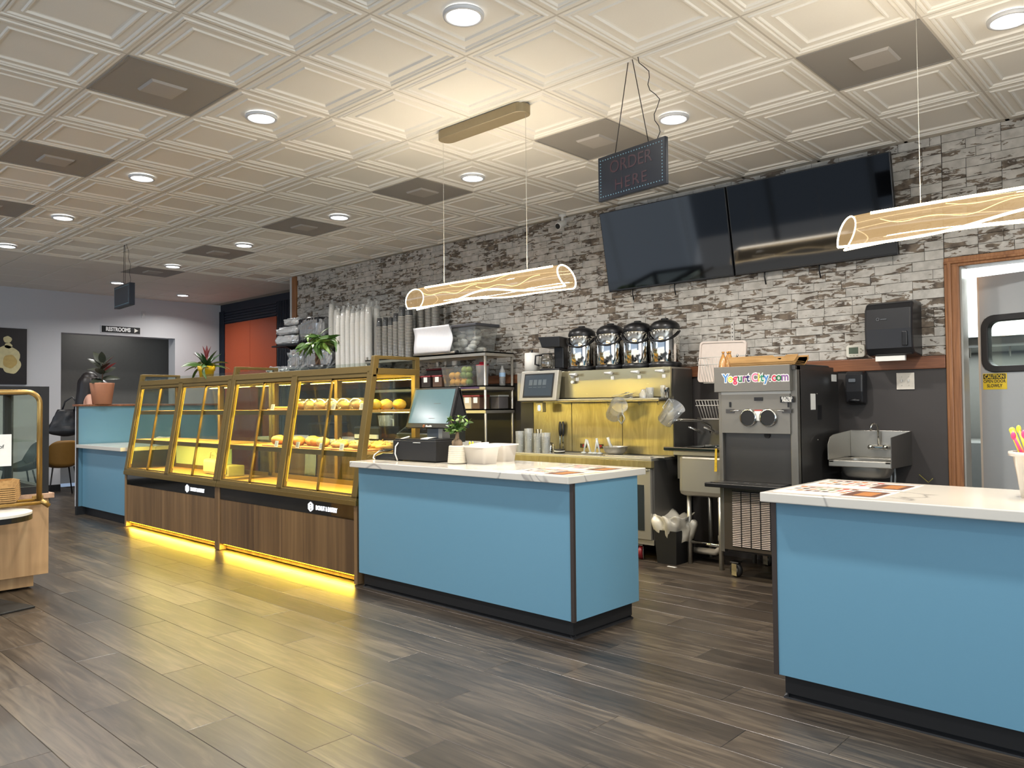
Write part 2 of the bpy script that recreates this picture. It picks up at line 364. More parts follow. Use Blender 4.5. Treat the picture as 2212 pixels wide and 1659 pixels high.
# brick wall
struct(MB().box(WX, 1.44, BW, BW+.12, 0, CEIL+.05).box(1.44, 2.53, BW, BW+.12, 2.2, CEIL+.05).box(2.53, 5.5, BW, BW+.12, 0, CEIL+.05).build('wall_back', mat('mortar', (62, 58, 54), .9)))
wb = bpy.data.objects['wall_back']
def brickmat():
    m, nt, p = newmat('distressed_brick')
    pos = N(nt, 'ShaderNodeNewGeometry').outputs['Position']; r = rnd(nt)
    cx = N(nt, 'ShaderNodeCombineXYZ'); s1 = N(nt, 'ShaderNodeMath', operation='MULTIPLY'); s1.inputs[1].default_value = 53
    L(nt, r, s1.inputs[0]); L(nt, s1.outputs[0], cx.inputs[1])
    va = N(nt, 'ShaderNodeVectorMath', operation='ADD'); L(nt, pos, va.inputs[0]); L(nt, cx.outputs[0], va.inputs[1])
    mp = N(nt, 'ShaderNodeMapping'); mp.inputs['Scale'].default_value = (8, 8, 30); L(nt, va.outputs[0], mp.inputs[0])
    n1 = N(nt, 'ShaderNodeTexNoise'); n1.inputs['Scale'].default_value = 1.0; n1.inputs['Detail'].default_value = 7; n1.inputs['Roughness'].default_value = .62; n1.inputs['Distortion'].default_value = .8
    L(nt, mp.outputs[0], n1.inputs['Vector'])
    tm_ = N(nt, 'ShaderNodeMapRange'); tm_.inputs[3].default_value = -.085; tm_.inputs[4].default_value = .075; L(nt, r, tm_.inputs[0])
    ad = N(nt, 'ShaderNodeMath', operation='ADD'); L(nt, n1.outputs[0], ad.inputs[0]); L(nt, tm_.outputs[0], ad.inputs[1])
    rp = ramp(nt, [(.0, (0, 0, 0, 1)), (.535, (0, 0, 0, 1)), (.555, (1, 1, 1, 1))]); L(nt, ad.outputs[0], rp.inputs[0])
    n2 = N(nt, 'ShaderNodeTexNoise'); n2.inputs['Scale'].default_value = 14; n2.inputs['Detail'].default_value = 4; L(nt, va.outputs[0], n2.inputs['Vector'])
    pw = ramp(nt, [(.35, (168, 163, 154)), (.7, (200, 195, 186))]); L(nt, n2.outputs[0], pw.inputs[0])
    pb = ramp(nt, [(.35, (74, 64, 54)), (.6, (122, 108, 92))]); L(nt, n2.outputs[0], pb.inputs[0])
    mx = N(nt, 'ShaderNodeMix', data_type='RGBA'); L(nt, rp.outputs[0], mx.inputs[0]); L(nt, pw.outputs[0], mx.inputs[6]); L(nt, pb.outputs[0], mx.inputs[7])
    L(nt, mx.outputs[2], p.inputs['Base Color']); p.inputs['Roughness'].default_value = .7
    bu = N(nt, 'ShaderNodeBump'); bu.invert = True; bu.inputs['Strength'].default_value = .35; bu.inputs['Distance'].default_value = .002
    L(nt, rp.outputs[0], bu.inputs['Height']); L(nt, bu.outputs[0], p.inputs['Normal']); return m
BRICK = brickmat()
BH = .0655; z = 1.552; bricks = []
def bshape(w_, h_, d):
    g = .0012; b = .0018
    x0, x1, z0, z1 = g, w_-g, g, h_-g
    vs = [(x0, 0, z0), (x1, 0, z0), (x1, 0, z1), (x0, 0, z1), (x0, -d+b, z0), (x1, -d+b, z0), (x1, -d+b, z1), (x0, -d+b, z1), (x0+b, -d, z0+b), (x1-b, -d, z0+b), (x1-b, -d, z1-b), (x0+b, -d, z1-b)]
    fs = [(0, 1, 5, 4), (1, 2, 6, 5), (2, 3, 7, 6), (3, 0, 4, 7), (4, 5, 9, 8), (5, 6, 10, 9), (6, 7, 11, 10), (7, 4, 8, 11), (8, 9, 10, 11)]
    return vs, fs
while z < CEIL-.005:
    h = min(BH, CEIL-z)
    x = 1.436; x -= 0
    first = True
    while x > WX+.11:
        wd = random.choice((.205, .205, .205, .145, .25)); 
        if first: wd = random.choice((.07, .12, .2)); first = False
        x0 = max(x-wd, WX+.1)
        if x-x0 > .03: bricks.append((x0, z, x-x0, h, random.uniform(.004, .007)))
        x = x0
    z += BH
for zz in range(13):      # over and right of the door
    h0 = 2.21+zz*BH
    if h0 < CEIL-.01:
        x = 1.438
        while x < 5.0:
            wd = random.choice((.205, .205, .145)); bricks.append((x, h0, wd, min(BH, CEIL-h0), random.uniform(.004, .007))); x += wd
def bdist(b): 
    u, v, zc = proj((b[0]+b[2]/2, BW, b[1]+.03)); return (0 if 0 < u < 2212 and v > 0 else 1, zc)
bricks.sort(key=bdist); mcache = {}
for (x, z, wd, h, d) in bricks[:298]:
    key = (round(wd, 3), round(h, 4), round(d, 3))
    if key not in mcache:
        vs, fs = bshape(*key); me = bpy.data.meshes.new('brick'); me.from_pydata(vs, [], fs); me.materials.append(BRICK); mcache[key] = me
    o = bpy.data.objects.new('brick', mcache[key]); COL.objects.link(o); o.parent = wb; o.location = (x, BW, z)
rest = MB()
for (x, z, wd, h, d) in bricks[298:]:
    vs, fs = bshape(wd, h, d); rest.add([(a+x, b+BW, c+z) for a, b, c in vs], fs)
o = rest.build('bricks_far', BRICK, wb); o['kind'] = 'stuff'
struct(MB().box(WX, 1.436, BW-.012, BW, 0, 1.465).build('wall_back_wainscot', CHAR))
struct(MB().box(WX+.1, 1.436, BW-.028, BW, 1.463, 1.55).build('trim_1', WOODTRIM, bevel=.004))
struct(MB().box(WX, WX+.1, BW-.03, BW+.12, 0, CEIL).build('trim_2', WOODTRIMV, bevel=.003))
struct(MB().box(WX-.05, WX, BW-.03, BW+.12, 0, CEIL).build('trim_3', mat('trim_white', (190, 190, 188), .5)))
# alcove: navy slats around an orange sliding wall
ORANGE = mat('orange_panel', (168, 72, 34), .5)
aw = struct(MB().box(LW, WX+.3, AW, AW+.12, 0, CEIL).build('wall_alcove', NAVY))
ox0 = aty(487, 690, AW-.02).x; ox1 = aty(598, 670, AW-.02).x; oz = 2.70
xm = aty(541, 690, AW-.02).x
for a, b in ((ox0, xm-.003), (xm+.003, ox1)): MB().box(a, b, AW-.03, AW, 0, oz).build('panel', ORANGE, aw, bevel=.003)
sl = MB(); x = ox1+.02
slm = bpy.data.meshes.new('slat'); q = MB().box(0, .026, -.03, 0, 0, CEIL-.12); slm.from_pydata(q.v, [], q.f); slm.materials.append(NAVY)
while x < WX+.2:
    o = bpy.data.objects.new('slat', slm); COL.objects.link(o); o.parent = aw; o.location = (x, AW, 0); x += .048
x = LW+.005
while x < ox0-.03:
    o = bpy.data.objects.new('slat', slm); COL.objects.link(o); o.parent = aw; o.location = (x, AW, 0); x += .048
q = MB().box(ox0-.02, ox1, -.028, 0, 0, .024); hm = bpy.data.meshes.new('slat_flat'); hm.from_pydata(q.v, [], q.f); hm.materials.append(NAVY); z = oz+.02
while z < CEIL-.13:
    o = bpy.data.objects.new('slat', hm); COL.objects.link(o); o.parent = aw; o.location = (0, AW, z); z += .046
# side walls (right and front out of view, window openings added for daylight)
struct(MB().box(5.4, 5.5, -6, -4.7, 0, CEIL+.05).box(5.4, 5.5, -.5, 5.6, 0, CEIL+.05).box(5.4, 5.5, -4.7, -.5, 0, .35).box(5.4, 5.5, -4.7, -.5, 2.65, CEIL+.05).build('wall_right', PAINT))
WF = mat('window_frame_dark', (40, 40, 42), .4)
q = MB()
for x in (-9.36, -7.5, -5.6, -3.7, -1.8, .1, 2.0, 3.9, 5.36): q.box(x-.04, x+.04, -6.10, -6.02, .5, 2.7)
q.box(-9.4, 5.4, -6.1, -6.02, .5, .56).box(-9.4, 5.4, -6.1, -6.02, 2.64, 2.7); struct(q.build('window_1', WF))
q = MB()
for y in (-4.66, -3.3, -1.9, -.54): q.box(5.42, 5.48, y-.04, y+.04, .35, 2.65)
struct(q.box(5.42, 5.48, -4.7, -.5, .35, .41).box(5.42, 5.48, -4.7, -.5, 2.59, 2.65).build('window_2', WF))
struct(MB().box(-10.5, 5.5, -6.12, -6, 0, .5).box(-10.5, 5.5, -6.12, -6, 2.7, CEIL+.08).box(-10.5, -9.4, -6.12, -6, .5, 2.7).build('wall_front', PAINT))
# door opening to the kitchen
DX0, DX1, DZ = 1.53, 2.44, 2.14
struct(MB().box(DX0-.09, DX0, BW-.03, BW+.14, 0, DZ+.062).box(DX1, DX1+.09, BW-.03, BW+.14, 0, DZ+.062).box(DX0-.09, DX1+.09, BW-.031, BW+.14, DZ, DZ+.065)
       .box(DX0-.07, DX0-.045, BW-.042, BW-.03, 0, DZ+.03).box(DX0-.09, DX1+.09, BW-.042, BW-.03, DZ+.02, DZ+.04).build('trim_4', WOODTRIMV, bevel=.006))
struct(MB().box(DX0, DX0+.012, BW-.01, BW+.13, 0, DZ).build('trim_5', STEEL))
# kitchen beyond
KW = mat('kitchen_white', (225, 230, 228), .5)
struct(MB().box(-1.2, 5.4, 5.3, 5.4, 0, 2.8).box(-1.2, -1.1, BW+.12, 5.4, 0, 2.8).build('wall_kitchen', mat('kitchen_wall_grey', (140, 142, 138), .4, .3)))
struct(MB().box(-1.2, 5.4, BW+.12, 5.4, 2.75, 2.8).build('ceiling_kitchen', KW))
area('corridor_fill', (LW-.75, 2.2, 2.7), 1.0, 2.5, (1, .98, .95))  # unseen lamp added to brighten the corridor wall
area('kitchen_fill', (1.6, 3.75, 2.7), 1.2, 75, (.88, .96, 1.0), (0, 0, 0), sy=.5)  # unseen lamp added to brighten the room beyond the door
area('hood_fill', (1.6, 4.85, 1.66), 2.2, 14, (.95, 1, .98), (0, 0, 0), sy=.3)  # lamp added under the hood to lighten the wall below
# double-swing kitchen door, ajar
dr = struct(bpy.data.objects.new('door_1', None)); COL.objects.link(dr); dr.location = (DX1-.01, BW+.06, 0); dr.rotation_euler = (0, 0, math.radians(-13))
DOORM = mat('door_laminate_grey', (170, 172, 172), .35, .2, .02)
q = MB(); wx0, wx1, wz0, wz1 = -.83, -.37, 1.45, 1.80
W_ = .87
q.box(-W_, wx0, -.02, .02, .02, 2.09).box(wx1, 0, -.02, .02, .02, 2.09).box(wx0, wx1, -.02, .02, .02, wz0).box(wx0, wx1, -.02, .02, wz1, 2.09)
q.build('door_leaf', DOORM, dr)
# ============================================================ CEILING FITTINGS
LENS = emis('downlight_lens', (250, 252, 255), 8)
RIM = mat('downlight_rim', (205, 205, 205), .4)
ORD = ['rightmost', 'second', 'third', 'fourth', 'fifth', 'sixth', 'seventh', 'eighth']
def downlight(a, b, label):
    x, y = (a+.5)*T, (b+.5)*T
    t = thing('downlight', label, 'ceiling light', (x, y, CEIL-.012), 0, 'recessed ceiling downlights')
    if not _mc.get('dl'):
        m1 = MB().lathe([(.078, .002), (.080, -.004), (.094, -.003), (.096, .006), (.096, .014), (.078, .012)], 32)
        m2 = MB().lathe([(0, -.0015), (.078, .001)], 32); _mc['dl'] = (m1.build('trim_ring', RIM, t).data, m2.build('lens', LENS, t).data)
    else:
        for nm, me in zip(('trim_ring', 'lens'), _mc['dl']): o = bpy.data.objects.new(nm, me); COL.objects.link(o); o.parent = t
    far = x < -7
    area('downlight_beam', (x, y, CEIL-.022), .15, DOWNLIGHT_W*(.7 if far else 1), (1.0, .97, .93), shape='DISK', spread=math.radians(150))
rows = {-1: 'row before the counters', 2: 'row nearest the brick wall', 4: 'alcove', -4: 'row behind the viewer'}
cnt = {}
for a, b in LAMPS:
    k = cnt.get(b, 0); cnt[b] = k+1
    if b == 4: lab = 'round recessed ceiling light by the navy and orange alcove'
    else: lab = f'round recessed ceiling light, {ORD[k]} {"" if k == 0 else "from right "}in the {rows[b]}'
    downlight(a, b, lab)
VG = mat('return_grille_grey', (146, 141, 134), .6, 0, .1, 400, .2)
VP = mat('return_plate_grey', (166, 160, 152), .6, 0, .1, 300, .2)
def vent(a, b, label):
    t = thing('ceiling_vent', label, 'ceiling vent', ((a+.5)*T, (b+.5)*T, CEIL-.002), 0, 'grey perforated ceiling vents')
    h = T/2-.006
    if 'vt' not in _mc:
        g = MB().box(-h, h, -h, h, 0, .008)
        g.box(-h, h, -h, -h+.012, -.003, 0).box(-h, h, h-.012, h, -.003, 0).box(-h, -h+.012, -h, h, -.003, 0).box(h-.012, h, -h, h, -.003, 0)
        p_ = MB()
        p_.add([(-.09, -.09, -.012), (.09, -.09, -.012), (.09, .09, -.012), (-.09, .09, -.012), (-.1, -.1, 0), (.1, -.1, 0), (.1, .1, 0), (-.1, .1, 0)], [(3, 2, 1, 0), (0, 1, 5, 4), (1, 2, 6, 5), (2, 3, 7, 6), (3, 0, 4, 7)])
        _mc['vt'] = (g.build('grille', VG, t).data, p_.build('centre_plate', VP, t).data)
    else:
        for nm, me in zip(('grille', 'centre_plate'), _mc['vt']): o = bpy.data.objects.new(nm, me); COL.objects.link(o); o.parent = t
cnt = {}
for a, b in VENTS:
    k = cnt.get(b, 0); cnt[b] = k+1
    vent(a, b, f'grey square ceiling vent, {ORD[k]} {"" if k == 0 else "from right "}in the row {"nearest the brick wall" if b == 2 else "over the floor at left"}')
# ============================================================ COUNTERS
def quartz():
    m, nt, p = newmat('white_veined_quartz')
    co = N(nt, 'ShaderNodeNewGeometry').outputs['Position']
    n1 = N(nt, 'ShaderNodeTexNoise'); n1.inputs['Scale'].default_value = 1.3; n1.inputs['Detail'].default_value = 3; n1.inputs['Distortion'].default_value = .9
    L(nt, co, n1.inputs['Vector'])
    rp = ramp(nt, [(.0, (196, 191, 181)), (.487, (196, 191, 181)), (.5, (150, 146, 140)), (.510, (196, 191, 181)), (1, (192, 187, 177))]); L(nt, n1.outputs[0], rp.inputs[0])
    L(nt, rp.outputs[0], p.inputs['Base Color']); p.inputs['Roughness'].default_value = .12; return m
QUARTZ = quartz()
BLUE = mat('blue_laminate', (98, 142, 164), .32, 0, .02, 200, .03)
TOE = mat('black_rubber_base', (16, 17, 20), .5, 0, .1)
STRIP = mat('dark_metal_edge', (62, 54, 50), .4, .3)
def counter(name, label, x0, x1, y0, y1, sx0, sx1, sy0, sy1, strip):
    zt = .867; t = thing(name, label, 'counter', ((x0+x1)/2, (y0+y1)/2, 0)); ox, oy = t.location.x, t.location.y
    def B(nm, a, b, c, d, e, f, m, bv=0, mb=None): return (mb or MB()).box(a-ox, b-ox, c-oy, d-oy, e, f).build(nm, m, t, bevel=bv)
    B('front_panel', x0+.012, x1-.012, y0, y0+.02, .10, zt-.04, BLUE, .001)
    B('end_panel', x0, x0+.02, y0+.012, y1, .10, zt-.04, BLUE, .001); B('end_panel', x1-.02, x1, y0+.012, y1, .10, zt-.04, BLUE, .001)
    B('back_panel', x0+.02, x1-.02, y1-.02, y1, .10, zt-.04, BLUE)
    B('carcass', x0+.03, x1-.03, y0+.03, y1-.03, .02, zt-.042, BLACKM)
    for xx in strip: B('corner_strip', xx-.011, xx+.011, y0-.004, y0+.016, .098, zt-.04, STRIP, .001)
    k = MB(); i = .045
    k.box(x0+i-ox, x1-i-ox, y0+i-oy, y1-i-oy, .0, .10)
    pr = [(0, .0), (-.022, .0), (-.02, .006), (-.006, .012), (0, .02)]
    k.prism([(y0+i-oy+a, z) for a, z in pr], x0+i-ox-.02, x1-i-ox+.02, 'x')
    k.prism([(y1-i-oy-a, z) for a, z in pr], x0+i-ox-.02, x1-i-ox+.02, 'x')
    k.prism([(x1-i-ox-a, z) for a, z in pr], y0+i-oy-.02, y1-i-oy+.02, 'y'); k.prism([(x0+i-ox+a, z) for a, z in pr], y0+i-oy-.02, y1-i-oy+.02, 'y')
    k.build('toe_kick', TOE, t)
    B('countertop', sx0, sx1, sy0, sy1, zt-.04, zt, QUARTZ, .004)
    return t
counter('service_counter', 'blue laminate checkout counter with white veined top beside the lit pastry cases', -1.595, .306, .457, 1.06, -1.61, .323, .400, 1.125, (.300,))
counter('service_counter', 'blue laminate counter with white veined top at right before the kitchen door', 1.425, 3.6, .411, 1.04, 1.400, 3.63, .346, 1.085, (1.431,))
# left end: pony wall with its own worktop
t = thing('pony_wall', 'tall pale blue partition with oak cap behind the left end of the pastry cases', 'partition wall', (-7.16, 1.3, 0))
MB().box(-.02, .02, -.83, .88, .1, 1.275).build('wall_panel', BLUE, t, bevel=.001)
MB().box(-.024, .016, -.85, -.83, .1, 1.275).build('end_panel', mat('partition_end_white', (205, 206, 208), .5), t)
MB().box(.012, .028, -.852, -.83, .1, 1.275).build('corner_strip', STRIP, t)
MB().box(-.05, .05, -.875, .9, 1.275, 1.300).build('cap', WOODTRIM, t, bevel=.004)
MB().box(-.03, .03, -.845, .88, 0, .1).build('toe_kick', TOE, t)
t = thing('side_counter', 'blue side counter with white top tucked between the partition and the pastry cases', 'counter', (-6.46, .85, 0))
MB().box(-.655, .68, -.34, -.32, .10, .79).build('front_panel', BLUE, t)
MB().box(-.655, .68, -.32, .25, .10, .785).build('carcass', BLACKM, t)
MB().box(-.655, .68, -.30, .25, 0, .10).build('toe_kick', TOE, t)
MB().box(-.655, .68, -.41, .33, .79, .83).build('countertop', QUARTZ, t, bevel=.003)
# ============================================================ PASTRY DISPLAY CASES
WALNUT = woodmat('walnut_laminate_front', [(76, 56, 35), (106, 81, 52), (134, 105, 70)], (22, 22, .8), .5, True, .5, 1.0, .06, .12)
SHELFW = woodmat('case_shelf_wood', [(168, 122, 66), (196, 150, 88), (214, 170, 108)], (2, 26, 26), .5)
BLK = mat('black_glass_fascia', (16, 15, 13), .08, 0, .05, coat=.6)
LOGO = emis('backlit_logo_white', (240, 245, 255), 2.2)
CW = 2.06
def yf(z): return -.014+.163*(z-.58)
def slant(mb, x0, x1, z0, z1, d=.03, off=0, mi=0):
    a, b = yf(z0)+off, yf(z1)+off
    return mb.hexa([(x0, a, z0), (x1, a, z0), (x1, a+d, z0), (x0, a+d, z0), (x0, b, z1), (x1, b, z1), (x1, b+d, z1), (x0, b+d, z1)], mi)
def case(label, x0, right_gallery, boards, logo_x):
    t = thing('pastry_display_case', label, 'display case', (x0, .481, 0))
    D = .57
    MB().box(.04, CW-.04, .055, D, .012, .5).build('plinth', WALNUT, t)
    b = boards
    for i in range(len(b)-1): MB().box(b[i]+.0015, b[i+1]-.0015, .004, .03, .062, .445).build('front_board', WALNUT, t, bevel=.0015)
    MB().box(.02, CW-.02, .02, D, .445, .55).build('carcass_top', WALNUT, t)
    MB().box(0, .04, -.004, D+.01, .004, .55).build('side_panel', WALNUT, t, bevel=.002); MB().box(CW-.04, CW, -.004, D+.01, .004, .55).build('side_panel', WALNUT, t, bevel=.002)
    MB().box(.04, CW-.04, .002, .02, .447, .548).build('fascia', BLK, t)
    MB().box(.045, CW-.045, .034, .046, .048, .056).build('plinth_led_strip', LEDY, t)
    area('case_underglow', (x0+CW/2, .481+.03, .045), CW-.12, 9, (1, .66, .07), (math.radians(-28), 0, 0), sy=.012)
    # backlit logo
    lg = bpy.data.objects.new('logo', None); COL.objects.link(lg); lg.parent = t; lg.location = (logo_x, -.003, .497); lg.rotation_euler = (PI/2, 0, 0)
    h1 = [(.036*math.cos(PI/6+PI/3*i), .036*math.sin(PI/6+PI/3*i)) for i in range(6)]; h2 = [(a*.72, c*.72) for a, c in h1]
    q = MB(); framepoly(q, h1, h2, 0, .003, 'z'); 
    sq = rrect(-.013, .013, -.013, .013, .004, 2); sq2 = [(a*.62, c*.62) for a, c in sq]; framepoly(q, sq, sq2, 0, .003, 'z')
    q.build('logo_emblem', LOGO, t, loc=(logo_x-.15, .0, .497), rot=(PI/2, 0, 0)); bpy.data.objects.remove(lg)
    text('logo_lettering', 'DONUT & BAKERY', .045, LOGO, t, (logo_x+.055, .0, .494), sx=.72, bold=.0012)
    # brass frame
    g = MB()
    g.box(0, CW, -.018, .03, .55, .585); slant(g, 0, CW, .585, .615, .035)
    for xx, ww in ((0, .062), (CW/2-.04, .08), (CW-.062, .062)): slant(g, xx, xx+ww, .60, 1.50, .045)
    slant(g, 0, CW, 1.485, 1.535, .045); slant(g, .0, CW, 1.455, 1.487, .03, .008)
    g.build('front_frame', GOLDM, t, bevel=.002)
    g = MB()
    for xx in (0, CW-.045): g.box(xx, xx+.045, D-.045, D, .55, 1.50)
    g.box(CW/2-.022, CW/2+.022, D-.045, D, .55, 1.5).box(0, CW, D-.04, D, 1.46, 1.515).box(0, CW, D-.04, D, .55, .62)
    for xx in (0, CW-.035): g.box(xx, xx+.035, yf(1.5)+.02, D-.02, 1.475, 1.515).box(xx, xx+.035, yf(.6)+.02, D-.02, .55, .61)
    g.build('rear_frame', GOLDM, t, bevel=.002)
    ga = [0]+([CW-.035] if right_gallery else [])
    for xx in ga:
        g = MB(); slant(g, xx-.0012, xx+.0362, 1.47, 1.605, .047, -.0008)
        g.box(xx-.0012, xx+.0362, yf(1.5)+.03, D+.001, 1.474, 1.518).box(xx-.0006, xx+.0356, D-.041, D+.0016, 1.46, 1.605).box(xx, xx+.035, yf(1.6)+.005, D, 1.585, 1.608)
        g.build('gallery_frame', GOLDM, t, bevel=.002)
        MB().box(xx+.015, xx+.019, yf(1.55)+.04, D-.04, 1.515, 1.585).build('gallery_pane', PANE, t)
    MB().box(.03, CW-.03, .16, .163, 1.515, 1.56).build('gallery_pane', PANE, t)
    MB().box(.02, CW-.02, yf(1.5)+.03, D-.03, 1.495, 1.513).build('roof_panel', GOLDM, t)
    MB().box(.02, CW-.02, .02, D-.02, .555, .60).build('case_floor', SHELFW, t)
    MB().box(.03, CW-.03, D-.06, D-.045, .60, .64).build('rear_lip', GOLDM, t)
    # doors: two thin leaves in each bay
    for bx0, bx1 in ((.062, CW/2-.04), (CW/2+.04, CW-.062)):
        mid = (bx0+bx1)/2
        for k, (a, c, off) in enumerate(((bx0, mid+.014, .012), (mid-.014, bx1, .026))):
            d_ = MB()
            for xx in (a, c-.014): slant(d_, xx, xx+.014, .618, 1.458, .012, off)
            slant(d_, a, c, .612, .626, .012, off); slant(d_, a, c, 1.446, 1.46, .012, off)
            dd = d_.build('door', GOLDM, t)
            slant(MB(), a+.012, c-.012, .626, 1.446, .004, off+.004).build('glass_pane', PANE, dd)
    for xx in (.02, CW-.024):
        q = MB(); z0, z1 = .61, 1.475
        q.hexa([(xx, yf(z0)+.04, z0), (xx+.004, yf(z0)+.04, z0), (xx+.004, D-.045, z0), (xx, D-.045, z0), (xx, yf(z1)+.04, z1), (xx+.004, yf(z1)+.04, z1), (xx+.004, D-.045, z1), (xx, D-.045, z1)])
        q.build('side_pane', PANE, t)
    MB().box(.045, CW/2-.02, D-.02, D-.016, .62, 1.46).box(CW/2+.02, CW-.045, D-.02, D-.016, .62, 1.46).build('rear_pane', PANE, t)
    for z in (.905, 1.205):
        s_ = MB().box(.03, CW-.03, yf(z)+.052, D-.05, z-.006, z+.014).build('shelf', SHELFW, t, bevel=.001)
        MB().box(.03, CW-.03, yf(z)+.042, yf(z)+.052, z-.026, z+.012).build('shelf_rail', GOLDM, s_)
    # LED strips
    q = MB().box(.07, CW/2-.05, yf(1.45)+.05, yf(1.45)+.062, 1.466, 1.474).box(CW/2+.05, CW-.07, yf(1.45)+.05, yf(1.45)+.062, 1.466, 1.474)
    q.build('roof_led_strip', LEDY, t)
    for xx in (.062, CW/2+.042, CW-.066): slant(MB(), xx, xx+.004, .66, 1.44, .008, .034).build('post_led_strip', emis('led_yellow_post', (255, 205, 40), .9), t)
    for k in (0, 1):
        xc = x0+CW*(.25+.5*k)
        area('case_led', (xc, .481+yf(1.45)+.075, 1.462), CW/2-.14, 11, (1, .74, .18), (math.radians(12), 0, 0), sy=.02)
        for z, wt in ((1.19, 8), (.888, 8)): area('shelf_led', (xc, .481+yf(z)+.075, z), CW/2-.14, wt, (1, .74, .18), (math.radians(18), 0, 0), sy=.015)
    return t
def bx(px, x0): return [(aty(u, 1100+.28*(u-470), .481).x-x0) for u in px]
case('tall glass and brass pastry case on a walnut base, farther from the checkout counter', -5.76, False, [.04, .54, 1.03, 1.53, CW-.04], 1.62)
case('tall glass and brass pastry case on a walnut base, next to the checkout counter', -3.69, True, [.04, .62, 1.04, 1.36, 1.68, CW-.04], 1.62)
for c_ in [o for o in bpy.data.objects if o.get('category') == 'display case' and o.location.x < -5]:
    MB().box(.05, 1.30, .52, .528, .62, .893).build('rear_board', mat('board_pale_green', (176, 196, 150), .6), c_)
# ============================================================ PENDANTS
GLOW = emis('pendant_led_edge', (255, 226, 178), 12)
def acryl():
    m, nt, p = newmat('edge_lit_acrylic'); nt.nodes.remove(p)
    tr = N(nt, 'ShaderNodeBsdfTransparent'); tr.inputs[0].default_value = (.97, .94, .88, 1)
    em = N(nt, 'ShaderNodeEmission'); em.inputs[0].default_value = lin((255, 212, 150)); em.inputs[1].default_value = .55
    gl = N(nt, 'ShaderNodeBsdfGlossy'); gl.inputs['Roughness'].default_value = .03
    a = N(nt, 'ShaderNodeMixShader'); a.inputs[0].default_value = .5; L(nt, tr.outputs[0], a.inputs[1]); L(nt, em.outputs[0], a.inputs[2])
    b = N(nt, 'ShaderNodeMixShader'); b.inputs[0].default_value = .08; L(nt, a.outputs[0], b.inputs[1]); L(nt, gl.outputs[0], b.inputs[2])
    L(nt, b.outputs[0], nt.nodes['Material Output'].inputs[0]); return m
ACR = acryl()
def pendant():
    t = thing('pendant_light', 'glowing curled acrylic tube pendant hanging over the checkout counter', 'pendant light', (-.57, .685, CEIL), 0, 'glowing acrylic tube pendants')
    # canopy
    oc = []
    for cx, a0 in ((.385-.06, -PI/2), (-.385+.06, PI/2)):
        for i in range(13): a = a0+PI*i/12; oc.append((cx+.06*math.cos(a), .06*math.sin(a)))
    MB().prism(oc, -.062, -.003, 'z').build('canopy', mat('canopy_champagne', (150, 136, 108), .4, .4), t, bevel=.004)
    ws = (-.37, .367)
    for x in ws: MB().cyl((x, 0, -.062), (x, 0, -1.015), .0011, n=6).build('suspension_wire', mat('wire_clear', (200, 195, 180), .4), t)
    x0, x1, R_ = -.665, .665, .075; zc = -1.085
    def ang(x):   # half opening angles of the two lower edges
        u = (x-x0)/(x1-x0)
        f = 2.35+.55*math.sin(u*7.2+.6)*(.4+.6*math.sin(PI*u)); b = 2.45+.45*math.sin(u*6.1+2.6)
        return f, b
    def pos(x, th):  # th 0 at top, + toward camera side
        u = (x-x0)/(x1-x0); r = R_*(1+.10*math.sin(u*9+th)); 
        return (x+.028*math.cos(th)*(1 if u < .5 else -1)*(abs(u-.5)*2)**6, -r*math.sin(th), zc+r*.95*math.cos(th))
    nU, nV = 48, 26
    def fn(u, v):
        x = x0+(x1-x0)*u; f, b = ang(x); return pos(x, -b+(f+b)*v)
    MB().grid(nU, nV, fn).build('acrylic_sheet', ACR, t)
    def edge(path, r=.0042): return MB().tube(path, r, 6).build('led_edge', GLOW, t)
    edge([fn(i/nU, 0) for i in range(nU+1)], .0042); edge([fn(i/nU, 1) for i in range(nU+1)], .0055)
    edge([fn(0, j/20) for j in range(21)], .0035); edge([fn(1, j/20) for j in range(21)], .0042)
    MB().tube([(x0+.10+(x1-x0-.2)*i/30, 0, zc+R_*.97+.003) for i in range(31)], .006, 6).build('led_strip', GLOW, t)
    for k, (ua, ub, th0) in enumerate(((.12, .5, 1.2), (.5, .9, 1.35), (.3, .75, .7))):
        MB().tube([pos(x0+(x1-x0)*(ua+(ub-ua)*i/24), th0+.38*math.sin(PI*i/24)+.15*math.sin(i*.5)) for i in range(25)], .0013, 5).build('engraved_line', emis('engraved_glow', (255, 220, 120), 3), t)
    return t
p0 = pendant()
p1 = dup(p0, (2.325, .685, CEIL), 0, 'glowing curled acrylic tube pendant at right in front of the kitchen door')
for px in (-.57, 2.325):
    area('pendant_glow_down', (px, .685, CEIL-1.022), 1.1, 11, (1, .82, .58), (0, 0, 0), sy=.012)
    area('pendant_glow_up', (px, .685, CEIL-.99), 1.2, 8, (1, .88, .7), (PI, 0, 0), sy=.1)
# ============================================================ SCREENS
SCR = mat('screen_black_gloss', (7, 8, 10), .05, 0, .05, spec=.3)
def tv(x0, x1, label):
    t = thing('wall_tv', label, 'television', ((x0+x1)/2, 2.985, 2.615), 0, 'two wall televisions side by side')
    w2 = (x1-x0)/2-.004; h2 = .355; R_ = Matrix.Rotation(math.radians(11), 4, 'X')
    MB().box(-w2, w2, -.02, .02, -h2, h2, M=R_).build('housing', BLACKP, t, bevel=.004)
    MB().box(-w2+.008, w2-.008, -.0215, -.0195, -h2+.016, h2-.008, M=R_).build('screen', SCR, t)
    MB().box(-.2, .2, .02, .11, -.2, .2, M=Matrix.Translation((0, .0, 0))).build('wall_mount', BLACKM, t)
    for k in (-.38, .05):
        MB().tube([(k, .085, -h2+.05), (k, .075, -h2-.03), (k+.006, .085, -h2-.09)], .006, 6).build('cable', BLACKM, t)
